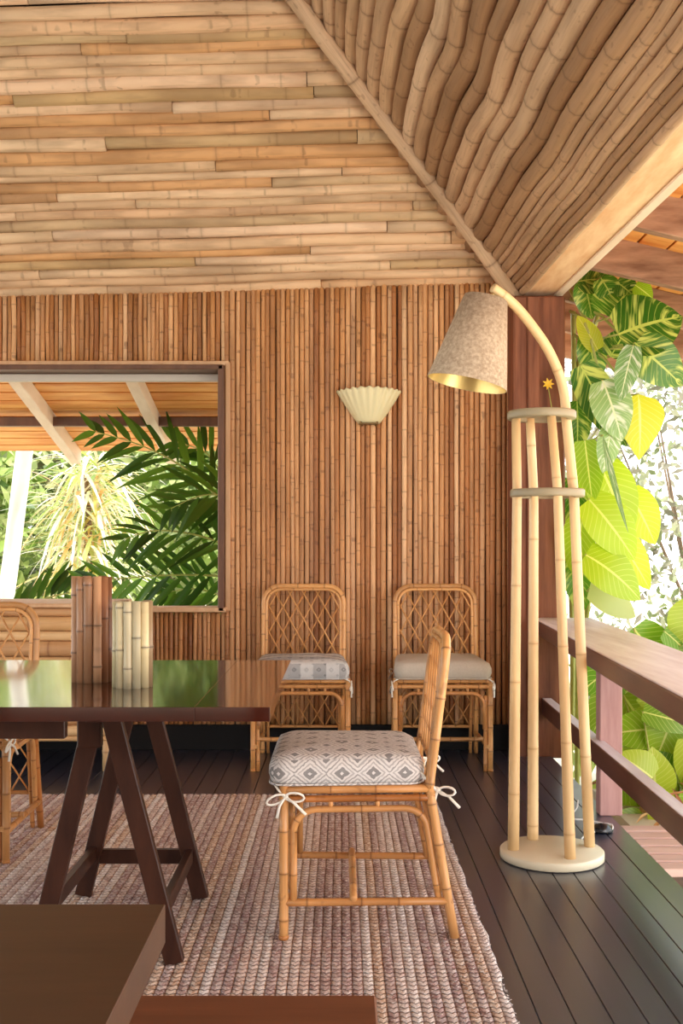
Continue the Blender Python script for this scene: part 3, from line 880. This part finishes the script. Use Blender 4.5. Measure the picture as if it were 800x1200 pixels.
# four canes; base and ring positions (dx, dy)
cbase = [(-.137, -.01), (-.045, .125), (.040, -.118), (.140, .03)]
cr1 = [(-.108, -.01), (-.03, .10), (.015, -.108), (.100, .03)]
cr2 = [(-.092, -.01), (-.025, .09), (.015, -.095), (.090, .02)]
for i in range(3):
    b = MB()
    pb = V((cbase[i][0], cbase[i][1], .03)); p1 = rc1+V((cr1[i][0], cr1[i][1], 0)); p2 = rc2+V((cr2[i][0], cr2[i][1], 0))
    b.cane([pb, p1, p2], .0205 if i != 2 else .0195, 12, .34, .3+.2*i, 1.03, None, .2, .22); b.build('cane_pole', M_lampcane, lamp)
pb = V((cbase[3][0], cbase[3][1], .03)); p1 = rc1+V((cr1[3][0], cr1[3][1], 0)); p2 = rc2+V((cr2[3][0], cr2[3][1], 0))
arc = []
tgt = [(661, 462), (654, 436), (641, 408), (624, 383), (607, 362), (592, 348), (577, 337)]
for i, (px, py) in enumerate(tgt):
    Y = 3.84-.02*i; arc.append(at(px, py, Y)-LL)
ctrl = [pb, p1, p2]+arc
def catmull(P_, n=6):
    out = []
    for i in range(len(P_)-1):
        p0 = P_[max(i-1, 0)]; p1_ = P_[i]; p2_ = P_[i+1]; p3 = P_[min(i+2, len(P_)-1)]
        for k_ in range(n):
            t = k_/n
            out.append(.5*((2*p1_)+(-p0+p2_)*t+(2*p0-5*p1_+4*p2_-p3)*t*t+(-p0+3*p1_-3*p2_+p3)*t**3))
    out.append(P_[-1]); return out
b = MB(); b.cane([pb, p1, p2]+catmull([p2]+arc)[1:], .0195, 12, .33, .45, 1.03, None, .2, .12); b.build('curved_arm', M_lampcane, lamp)
# shade
tipc = at(569, 350, 3.73)-LL; botc = at(547, 450, 3.73)-LL
axis = (tipc-botc).normalized(); Q = axis.to_track_quat('Z', 'Y').to_matrix().to_4x4(); Hs = (tipc-botc).length
Ms = Matrix.Translation(botc) @ Q
b = MB(); lathe(b, [(.138, 0), (.139, .001), (.0755, Hs), (.0745, Hs), (.0735, Hs-.001)], 56, Ms)
sh = b.build('lamp_shade', M_shade, lamp)
b = MB(); lathe(b, [(.1368, .001), (.0735, Hs-.001)], 56, Ms); b.build('shade_lining', M_brass, sh)
b = MB(); b.tube([Ms @ V((.0, 0, Hs-.10)), Ms @ V((0, 0, Hs+.012))], .014, 10)
b.tube([Ms @ V((-.074, 0, Hs-.012)), Ms @ V((.074, 0, Hs-.012))], .0025, 6); b.tube([Ms @ V((0, -.074, Hs-.012)), Ms @ V((0, .074, Hs-.012))], .0025, 6)
b.build('socket', M_brass, sh)
b = MB(); lathe(b, [(.0001, Hs-.19), (.018, Hs-.185), (.028, Hs-.16), (.026, Hs-.135), (.014, Hs-.105), (.0135, Hs-.095)], 20, Ms); b.build('bulb', plain('bulb_glass', srgb(245,240,225), .2), sh)
b = MB(); b.tube([Ms @ V((0, 0, Hs+.005)), arc[-2]*.5+arc[-1]*.5], .006, 8); b.build('hanger', M_brass, lamp)

# cord with foot switch
b = MB()
pts = [P3(690, 1003, .006), P3(684, 990, .006), P3(682, 982, .006), P3(696, 975, .006), P3(715, 973, .006), P3(717, 967, .006), P3(708, 965, .006)]
b.tube(catmull(pts), .0035, 6)
pts = [P3(706, 965, .008), P3(688, 961, .006), P3(672, 960, .006), P3(666, 957, .006), at(675, 948, 4.48), at(677, 938, 4.55)]
b.tube(catmull(pts), .0035, 6)
cord = b.build('power_cord', M_cord); tag(cord, 'thin white power cord curling on the dark floor behind the lamp base', 'cord')
fs_p = P3(705, 974, .004)
b = MB(); lathe(b, [(.0001, 0), (.040, 0), (.042, .006), (.038, .018), (.024, .030), (.0001, .034)], 28, Matrix.Translation((0, 0, 0)) @ Matrix.Diagonal((1.0, .8, 1, 1)))
sw = b.build('foot_switch', M_black, loc=(fs_p.x, fs_p.y, .001)); tag(sw, 'small black domed foot switch on the white cord beside the railing post', 'switch')

# ------------------------------------------------------------------ wall sconce (scallop shell)
sc = empty('wall_sconce', (.148, WY-.02, 1.76), 0, 'cream scallop-shell wall light on the bamboo wall', 'wall light')
b = MB(); NA, NR = 97, 12
vs_ = []; pc = []
for j in range(NR+1):
    t = j/NR
    for i in range(NA):
        a = PI*i/(NA-1)                      # 0 right .. pi left around the front
        fl = math.cos(a*24)                  # flutes
        rx_ = (.055+.118*t**.85)*(1+.022*fl*t); ry_ = (.035+.085*t**.8)*(1+.05*fl*t)
        z_ = .185*t + .003*fl*t - .012*math.sin(a)*(1-t)*0 + .012*t*(abs(math.cos(a)))**2*-1
        vs_.append((rx_*math.cos(a), -ry_*math.sin(a), z_))
fs = [(j*NA+i, (j+1)*NA+i, (j+1)*NA+i+1, j*NA+i+1) for j in range(NR) for i in range(NA-1)]
b.add(vs_, fs)
sh = b.build('shell', M_shell, sc); md = sh.modifiers.new('t', 'SOLIDIFY'); md.thickness = .005
b = MB(); b.box((0, .0, .085), (.09, .016, .10), None, 0, .004); b.box((0, -.02, .0), (.10, .04, .008), None, 0, .002)
for sx in (-1, 1): b.tube([(sx*.045, -.03, .012), (sx*.035, -.02, -.012)], .006, 8)
b.build('bracket', M_foam, sc)

# ------------------------------------------------------------------ garden
mb = MB(); mb.box((0, 8, -.55), (60, 60, .1)); tag(mb.build('ground', M_ground), kind='structure')

def leaf(b, base, d, L, w, nrm, droop=.3, fold=.25, shape='ovate', rnd=None, nseg=8, cup=0.0):
    """leaf blade from base along d; pc = (across, along, random)"""
    base = V(base); d = V(d).normalized(); nrm = V(nrm); nrm = (nrm-d*nrm.dot(d)).normalized(); side = d.cross(nrm)
    if rnd is None: rnd = random.random()
    vs_, pc = [], []
    for i in range(nseg+1):
        t = i/nseg
        if shape == 'ovate': ww = math.sin(PI*min(1, t*1.0)**.62)**.9*(1-.12*t) if 0 < t < 1 else 0.02
        elif shape == 'heart': ww = max(.03, (math.sin(PI*(t*.86+.14)**.9))**.75)*(1 if t < .98 else .3)
        elif shape == 'lance': ww = max(.03, math.sin(PI*t**.7)**.8)
        else: ww = max(.02, (1-t)**.5*min(1, t*6))
        ww *= w/2
        cen = base+d*(L*t)-nrm*(droop*L*t*t)
        for u in (-1, -.5, 0, .5, 1):
            vs_.append(cen+side*u*ww+nrm*(abs(u)*fold*ww - cup*u*u*ww)); pc.append((u, t, rnd))
    fs = [(i*5+k_, i*5+k_+1, (i+1)*5+k_+1, (i+1)*5+k_) for i in range(nseg) for k_ in range(4)]
    b.add(vs_, fs, pc)
def simple_leaf(b, p, d, L, w, nrm, rnd=None):
    p = V(p); d = V(d).normalized(); nrm = V(nrm); s2 = d.cross(nrm)
    if s2.length < .05: s2 = d.orthogonal()
    s2.normalize(); n2 = s2.cross(d)
    if rnd is None: rnd = random.random()
    vs_ = [p, p+d*L*.45+s2*w/2+n2*w*.12, p+d*L*.5-n2*w*.02, p+d*L*.45-s2*w/2+n2*w*.12, p+d*L-n2*L*.12]
    b.add(vs_, [(0, 1, 2), (0, 2, 3), (1, 4, 2), (2, 4, 3)], [(0,0,rnd), (1,.45,rnd), (0,.5,rnd), (-1,.45,rnd), (0,1,rnd)])
def rv(): 
    while True:
        v = V((random.uniform(-1,1), random.uniform(-1,1), random.uniform(-1,1)))
        if .1 < v.length < 1: return v.normalized()

M_l_dark = leaf_mat('palm_leaf_dark', [srgb(34,58,14), srgb(58,92,24), srgb(92,128,36), srgb(40,70,18)], None, None, .3, .35)
M_l_bright = leaf_mat('bright_leaf', [srgb(140,170,60), srgb(186,200,96), srgb(214,218,150), srgb(104,140,50)], None, None, .5, .5)
M_l_deep = leaf_mat('deep_leaf', [srgb(86,104,52), srgb(128,140,78), srgb(160,150,106), srgb(66,84,38), srgb(190,196,140)], None, None, .35, .6)
M_l_pale = leaf_mat('pale_leaf', [srgb(134,144,96), srgb(176,174,146), srgb(108,120,70), srgb(160,150,132), srgb(92,90,66)], None, None, .5, .5)
M_l_mid = leaf_mat('mid_leaf', [srgb(104,130,52), srgb(150,170,84), srgb(188,192,130), srgb(76,104,42)], None, None, .45, .5)
M_l_strap = leaf_mat('strap_leaf', [srgb(196,206,110), srgb(244,240,216), srgb(166,186,84), srgb(232,180,116), srgb(250,244,232), srgb(240,226,204)], None, None, .5, .5)
M_l_poth = leaf_mat('variegated_leaf', [srgb(70,124,26), srgb(96,150,34), srgb(56,104,26)], srgb(190,204,96), srgb(214,222,110), .3, .3)
M_l_yel = leaf_mat('yellow_green_leaf', [srgb(170,206,24), srgb(204,224,40), srgb(140,184,26)], srgb(232,240,120), None, .45, .35)
M_l_yel2 = leaf_mat('lime_leaf', [srgb(96,150,30), srgb(150,190,36), srgb(190,206,60), srgb(120,160,40)], srgb(226,230,130), None, .4, .35)
M_l_white = leaf_mat('white_variegated_leaf', [srgb(120,160,90), srgb(150,184,110)], srgb(230,236,190), srgb(240,242,222), .35, .3)
M_l_gold = leaf_mat('golden_leaf', [srgb(222,206,40), srgb(206,214,50), srgb(196,150,40)], srgb(240,232,130), None, .4, .4)

def shrub(name, c, rad, n, m, L, w, label, cat, group=None, trunk=None, shell=.55, down=.2):
    c = V(c); e = empty(name, (c.x, c.y, -.5), 0, label, cat, group)
    b = MB(); E = V(e.location)
    for i in range(n):
        d = rv(); r = shell+(1-shell)*random.random()
        if d.y > .5 and random.random() < .6: d.y *= -1
        lump = 1+.22*math.sin(d.x*7+c.x)*math.cos(d.z*6+c.y)
        p = c+V((d.x*rad[0], d.y*rad[1], d.z*rad[2]))*r*lump
        if p.z < -.48: p.z = -.48+random.random()*.1
        simple_leaf(b, p-E, (d*.6+rv()*.9+V((0,0,-down))), L*random.uniform(.6, 1.3), w*random.uniform(.7, 1.2), (d+rv()*.6))
    b.build('foliage', m, e)
    b = MB()
    for i in range(5):
        d = rv()
        b.tube([(0, 0, 0), (d.x*.08, d.y*.08, (c.z+.5)*.4), V((d.x*rad[0]*.6, d.y*rad[1]*.6, c.z+.5+d.z*rad[2]*.3))], [.035, .02, .008], 6)
    b.build('branches', M_bark, e)
    return e
random.seed(11)
BGG = 'garden bushes beyond the veranda'
# seen through the window
shrub('bush', (-5.2, 13.5, 1.3), (1.75, 1.2, 2.2), 5200, M_l_mid, .26, .12, 'mid-green leafy bush in the garden at the far left, behind the leaning pale trunk', 'bush', BGG)
shrub('bush', (-1.75, 13.2, 1.2), (1.6, 1.2, 2.1), 4200, M_l_mid, .24, .10, 'loose green bush seen through the window, behind the palm fronds', 'bush', BGG)
shrub('bush', (-3.6, 17.5, 1.7), (3.2, 1.2, 2.6), 8000, M_l_deep, .30, .14, 'wide green bush seen through the window, farthest behind the strap-leaved plant', 'bush', BGG)
# seen past the railing
shrub('bush', (3.6, 11.0, 1.7), (2.2, 1.3, 2.8), 5200, M_l_pale, .13, .055, 'pale sunlit tree crown in the garden, right of the hanging vine', 'tree', BGG, shell=.4)
shrub('bush', (4.6, 8.6, .5), (1.8, 1.2, 1.3), 3000, M_l_pale, .12, .05, 'low pale sunlit bush beyond the railing at the right edge', 'bush', BGG)
shrub('bush', (2.1, 7.1, -.05), (.7, .4, .45), 420, M_l_bright, .22, .12, 'small bright green bush below the lower rail, behind the railing post', 'bush', BGG)

# leaning pale trunk
b = MB(); p0 = at(-18, 900, 8.2); p1 = at(5, 712, 8.2); p2 = at(30, 520, 8.2); p3 = at(58, 330, 8.2); p0 = p1+(p1-p2)*1.35
b.tube(catmull([V((p0.x, p0.y, -.5)), p1, p2, p3], 5), .062, 14)
tr = empty('leaning_tree', (p0.x, p0.y, -.5), 0, 'pale leaning tree trunk outside the window at the left edge', 'tree')
o = b.build('trunk', M_trunkw, tr); o.location = -V(tr.location)
b = MB()
for i in range(260):
    d = rv(); d.z = abs(d.z)*.6
    simple_leaf(b, p3+V((d.x, d.y, d.z))*.9, d+rv()*.7, .35, .12, rv())
o = b.build('foliage', M_l_mid, tr); o.location = -V(tr.location)

# strap-leaved plant (bright)
pl = empty('strap_leaved_plant', (-2.35, 9.6, -.5), 0, 'bright cream and yellow strap-leaved plant seen through the middle of the window', 'plant')
b = MB(); Lp = V(pl.location)
for (px, py, n_) in ((106, 552, 90), (100, 590, 90), (106, 628, 90), (98, 664, 70)):
    cc = at(px, py, 9.5)
    for i in range(n_):
        a = random.uniform(0, 2*PI); el = random.uniform(-.5, .8)
        d = V((math.cos(a)*math.cos(el), math.sin(a)*math.cos(el), math.sin(el)))
        leaf(b, cc+rv()*.12-Lp, d, random.uniform(.40, .75), random.uniform(.026, .042), V((0,0,1)), random.uniform(.35, .8), .2, 'lance', nseg=6)
b.build('foliage', M_l_strap, pl)
b = MB(); b.tube([V((0,0,0)), at(104, 680, 9.6)-Lp, at(102, 560, 9.6)-Lp], [.05, .04, .03], 8); b.build('stem', M_bark, pl)

# palm fronds outside the window
def frond(name_parent, pts, nl, Lmax, w, up, m=None, mid=.5):
    """a rachis through pts with leaflets on both sides"""
    P_ = catmull([V(p) for p in pts], 8); n_ = len(P_)
    E = V(name_parent.location)
    b = MB(); b.tube([p-E for p in P_], [.010*(1-.75*i/(n_-1)) for i in range(n_)], 6); r_ = b.build('rachis', M_stem, name_parent)
    b = MB(); up = V(up).normalized()
    for k_ in range(nl):
        t = .06+.94*k_/(nl-1); f = t*(n_-1); i = min(int(f), n_-2); p = P_[i].lerp(P_[i+1], f-i); tg = (P_[i+1]-P_[i]).normalized()
        side = tg.cross(up).normalized()
        env = max(.4, math.sin(PI*(t*.75+.2)))*1.25
        for sg in (-1, 1):
            d = side*sg*1.0+tg*(.65+.6*t)+up*random.uniform(-.25, .25)+tg*random.uniform(-.2, .2)
            leaf(b, p-E, d, Lmax*env*random.uniform(.9, 1.1), w*random.uniform(.85, 1.15), up, random.uniform(.10, .35), .3, 'lance', nseg=5)
    b.build('leaflets', m or M_l_dark, name_parent)
palm = empty('palm', (-.30, 7.3, -.5), 0, 'dark green palm with long feathery fronds just outside the window', 'palm')
Y = 7.0
frond(palm, [at(300, 640, Y+.2), at(262, 590, Y), at(215, 548, Y-.1), at(165, 522, Y-.2), at(112, 506, Y-.3)], 15, .34, .045, (.25, -.9, .5))
frond(palm, [at(320, 690, Y+.1), at(262, 676, Y), at(200, 674, Y-.1), at(140, 678, Y-.1), at(100, 682, Y-.15)], 16, .30, .042, (.1, -.95, .35))
frond(palm, [at(310, 660, Y), at(268, 640, Y-.1), at(225, 626, Y-.2), at(180, 622, Y-.25), at(146, 632, Y-.3)], 14, .34, .040, (.2, -.8, .6))
frond(palm, [at(300, 620, Y+.3), at(262, 560, Y+.2), at(240, 530, Y+.2), at(205, 518, Y+.1)], 12, .32, .042, (.3, -.9, .2))
frond(palm, [at(305, 730, Y+.3), at(262, 700, Y+.2), at(225, 690, Y+.1), at(190, 696, Y)], 12, .26, .040, (.1, -.9, .4))
frond(palm, [at(330, 600, Y-.2), at(280, 585, Y-.3), at(240, 580, Y-.4), at(200, 596, Y-.45)], 11, .34, .046, (.2, -.8, .6))
b = MB()
for px in (300, 310, 320, 305, 330): pass
for q in (at(300, 640, Y+.2), at(320, 690, Y+.1), at(310, 660, Y), at(300, 620, Y+.3), at(305, 730, Y+.3), at(330, 600, Y-.2)):
    b.tube([V((0,0,0)), (q-V(palm.location))*.5+V((.05, 0, 0)), q-V(palm.location)], [.03, .02, .010], 6)
b.build('stem', M_stem, palm)
palm2 = empty('palm', at(20, 705, 7.4), 0, 'small palm frond low in the window, left of the taller vase', 'palm'); palm2.location.z = -.5
frond(palm2, [at(10, 720, 7.4), at(45, 704, 7.4), at(75, 696, 7.4), at(110, 692, 7.4)], 12, .26, .05, (.1, -.9, .35), M_l_dark)
b = MB(); b.tube([V((0,0,0)), at(10, 720, 7.4)-V(palm2.location)], [.02, .01], 6); b.build('stem', M_stem, palm2)

# vine with large leaves climbing behind the corner post
vine = empty('climbing_vine', (1.45, 5.95, -.5), 0, 'climbing vine with large variegated yellow and green leaves beside the corner post', 'vine')
EV = V(vine.location)
def vleaf(px, py, Y, ang, Lpx, wpx, m, tilt=(0, -1, .25), droop=.25, shape='heart', fold=.15, rnd=None):
    """leaf with stalk end at the pixel, pointing at ang (degrees, 0 = right, 90 = up)"""
    b = MB(); a = math.radians(ang); s2 = Y/1270
    leaf(b, at(px, py, Y)-EV, (math.cos(a), random.uniform(-.25, .1), math.sin(a)), Lpx*s2, wpx*s2, tilt, droop, fold, shape, rnd, 12, .1)
    # stalk
    b2 = MB(); p = at(px, py, Y)-EV; q = at(682-(Y-5.8)*10, py+25, 6.0)-EV
    b2.tube([p, (p+q)/2+V((0, 0, .04)), q], [.005, .006, .008], 6)
    o = b.build('leaf', m, vine); b2.build('stalk', M_stem, o)
# (stalk point, depth, direction, length, width)
vleaf(724, 392, 5.35, 22, 78, 84, M_l_poth, (-.3, -1, .3), .30)
vleaf(716, 372, 5.45, 62, 46, 66, M_l_poth, (-.2, -1, .5), .3)
vleaf(744, 402, 5.3, -42, 74, 56, M_l_poth, (-.2, -1, .1), .2)
vleaf(680, 428, 5.4, -62, 110, 46, M_l_poth, (-.5, -1, .1), .15, rnd=.95)
vleaf(706, 446, 5.35, -70, 74, 54, M_l_white, (.2, -1, .1), .15)
vleaf(748, 462, 5.4, -88, 76, 62, M_l_gold, (.1, -1, .2), .2, 'ovate', rnd=.3)
vleaf(742, 405, 5.25, -104, 66, 30, M_l_white, (-.5, -1, 0), .1, rnd=.1)
vleaf(716, 498, 5.38, -100, 58, 30, M_l_white, (.2, -1, 0), .1)
vleaf(685, 516, 5.45, -85, 74, 38, M_l_yel, (-.3, -1, .1), .15, rnd=.9)
vleaf(700, 540, 5.5, -66, 96, 62, M_l_yel, (.1, -1, .2), .2)
vleaf(690, 585, 5.45, -50, 88, 60, M_l_yel, (.1, -1, .3), .2, rnd=.3)
vleaf(686, 650, 5.4, -30, 80, 62, M_l_yel, (.1, -1, .6), .35)
vleaf(684, 600, 5.5, -100, 74, 40, M_l_yel, (-.2, -1, .2), .2, rnd=.8)
vleaf(706, 510, 5.3, -80, 118, 12, M_l_white, (-.95, -.4, 0), .05, 'lance')
vleaf(690, 690, 5.55, -20, 66, 46, M_l_bright, (.1, -1, .6), .35)
vleaf(676, 330, 5.6, 10, 44, 36, M_l_poth, (0, -1, .1), .5)
vleaf(704, 326, 5.5, -60, 34, 32, M_l_poth, (0, -1, .1), .2)
vleaf(722, 330, 5.5, -40, 34, 30, M_l_poth, (0, -1, .1), .2)
vleaf(744, 334, 5.45, -35, 26, 24, M_l_yel, (0, -1, .1), .2, rnd=.9)
vleaf(684, 330, 5.6, -75, 44, 34, M_l_poth, (0, -1, .1), .2)
vleaf(688, 392, 5.6, -75, 60, 36, M_l_poth, (0, -1, .1), .2)
vleaf(700, 410, 5.55, 120, 46, 26, M_l_gold, (0, -1, .1), .2)
vleaf(715, 418, 5.6, 60, 38, 34, M_l_poth, (0, -1, .1), .2, rnd=.95)
vleaf(676, 470, 5.6, -88, 60, 34, M_l_poth, (0, -1, .1), .2)
vleaf(672, 560, 5.7, -88, 80, 34, M_l_poth, (0, -1, .1), .2)
vleaf(675, 640, 5.7, -85, 80, 40, M_l_poth, (0, -1, .1), .2)
vleaf(735, 575, 5.6, -60, 70, 50, M_l_yel, (.2, -1, .1), .2)
vleaf(715, 620, 5.55, -52, 86, 46, M_l_yel, (.2, -1, .3), .2, rnd=.5)
b = MB()
for k_ in range(3):
    pts = [V((1.25+.05*k_, 5.98, -.5)), V((1.27+.03*k_, 5.96+.02*k_, .4)), V((1.26+.06*k_, 5.97, 1.1)), V((1.28, 5.96, 1.8)), V((1.26+.07*k_, 5.9, 2.38))]
    b.tube([p-EV for p in catmull(pts, 6)], [.014]*25, 8)
for (x0_, y0_, x1_, y1_) in ((668, 350, 735, 400), (672, 392, 735, 455), (668, 340, 700, 430), (690, 400, 712, 520), (668, 365, 690, 390)):
    b.tube([at(x0_, y0_, 5.7)-EV, at((x0_+x1_)/2+4, (y0_+y1_)/2-4, 5.6)-EV, at(x1_, y1_, 5.45)-EV], [.009, .008, .006], 6)
b.build('stem', M_stem, vine)
# large-leaved plants below the railing
def big_plant(c, n_, m, L, w, label, spread=(.5, .4, .5)):
    e = empty('broad_leaved_plant', (c[0], c[1], -.5), 0, label, 'plant', 'broad-leaved plants below the railing')
    b = MB(); st = MB()
    for i in range(n_):
        p = V((random.uniform(-1, 1)*spread[0], random.uniform(-1, 1)*spread[1], .5+c[2]+random.uniform(-1, 1)*spread[2]))
        a = random.uniform(-2.6, -.3) if random.random() < .6 else random.uniform(-PI, PI)
        leaf(b, p, (math.cos(a), random.uniform(-.5, .1), math.sin(a)), L*random.uniform(.7, 1.25), w*random.uniform(.7, 1.2), (random.uniform(-.4, .4), -1, random.uniform(.1, .9)), .25, .15, 'heart', None, 8, .1)
        st.tube([V((p.x*.2, p.y*.2, 0)), V((p.x*.7, p.y*.7, p.z*.6)), p], [.008, .006, .004], 5)
    b.build('foliage', m, e); st.build('stem', M_stem, e)
random.seed(5)
big_plant((1.75, 5.25, .42), 46, M_l_yel2, .30, .22, 'yellow-green broad-leaved plant just right of the railing post', (.36, .25, .42))
big_plant((2.25, 4.9, .35), 46, M_l_gold, .24, .17, 'golden broad-leaved plant between the rails at the right edge', (.4, .3, .42))
big_plant((1.55, 4.95, .10), 26, M_l_yel2, .24, .17, 'darker green broad-leaved plant low beside the deck edge', (.22, .2, .28))
big_plant((2.7, 5.8, .55), 40, M_l_bright, .32, .2, 'bright green broad-leaved plant farther out behind the golden one', (.5, .3, .42))
# dry litter
b = MB()
for i in range(70):
    p = V((random.uniform(1.2, 2.1), random.uniform(4.5, 5.3), -.09+random.random()*.12))
    leaf(b, p, rv(), random.uniform(.08, .18), random.uniform(.015, .05), V((0,0,1)), .3, .4, 'lance', nseg=5)
o = b.build('dry_leaf_litter', M_dry); tag(o, 'heap of dry brown leaves and roots beside the deck edge', 'leaf litter', None, 'stuff')
mb = MB(); mb.box((1.75, 4.95, -.3), (1.1, 1.0, .38), None, 0, .05)
o = mb.build('planting_bed', M_ground); tag(o, kind='structure')
# slatted step beside the deck
st = empty('slatted_step', (1.7, 4.1, -.5), 0, 'greyish pink slatted wooden step outside the deck edge at the lower right', 'step')
for i in range(6):
    b = MB(); b.box((0, .34-i*.105, .43), (1.1, .085, .03), None, random.random(), .004); b.build('slat', M_slat, st)
for xx in (-.45, .45):
    b = MB(); b.box((xx, .05, .207), (.05, .66, .414), None, .2, .004); b.build('bearer', M_slat, st)
# tiny yellow sprig against the post
sg = empty('flower_sprig', at(650, 500, 5.62), 0, 'thin sprig with a small yellow flower against the corner post', 'flower')
b = MB(); E = V(sg.location); b.tube([at(654, 560, 5.62)-E, at(648, 490, 5.62)-E, at(642, 452, 5.60)-E], .0025, 6); b.build('stem', M_stem, sg)
b = MB()
for i in range(7):
    a = 2*PI*i/7; leaf(b, at(642, 450, 5.60)-E, (math.cos(a), -.4, math.sin(a)), .032, .016, (0, -1, .1), .2, .1, 'ovate', .2, 4)
b.build('petals', plain('yellow_petals', srgb(240,190,50), .6), sg)
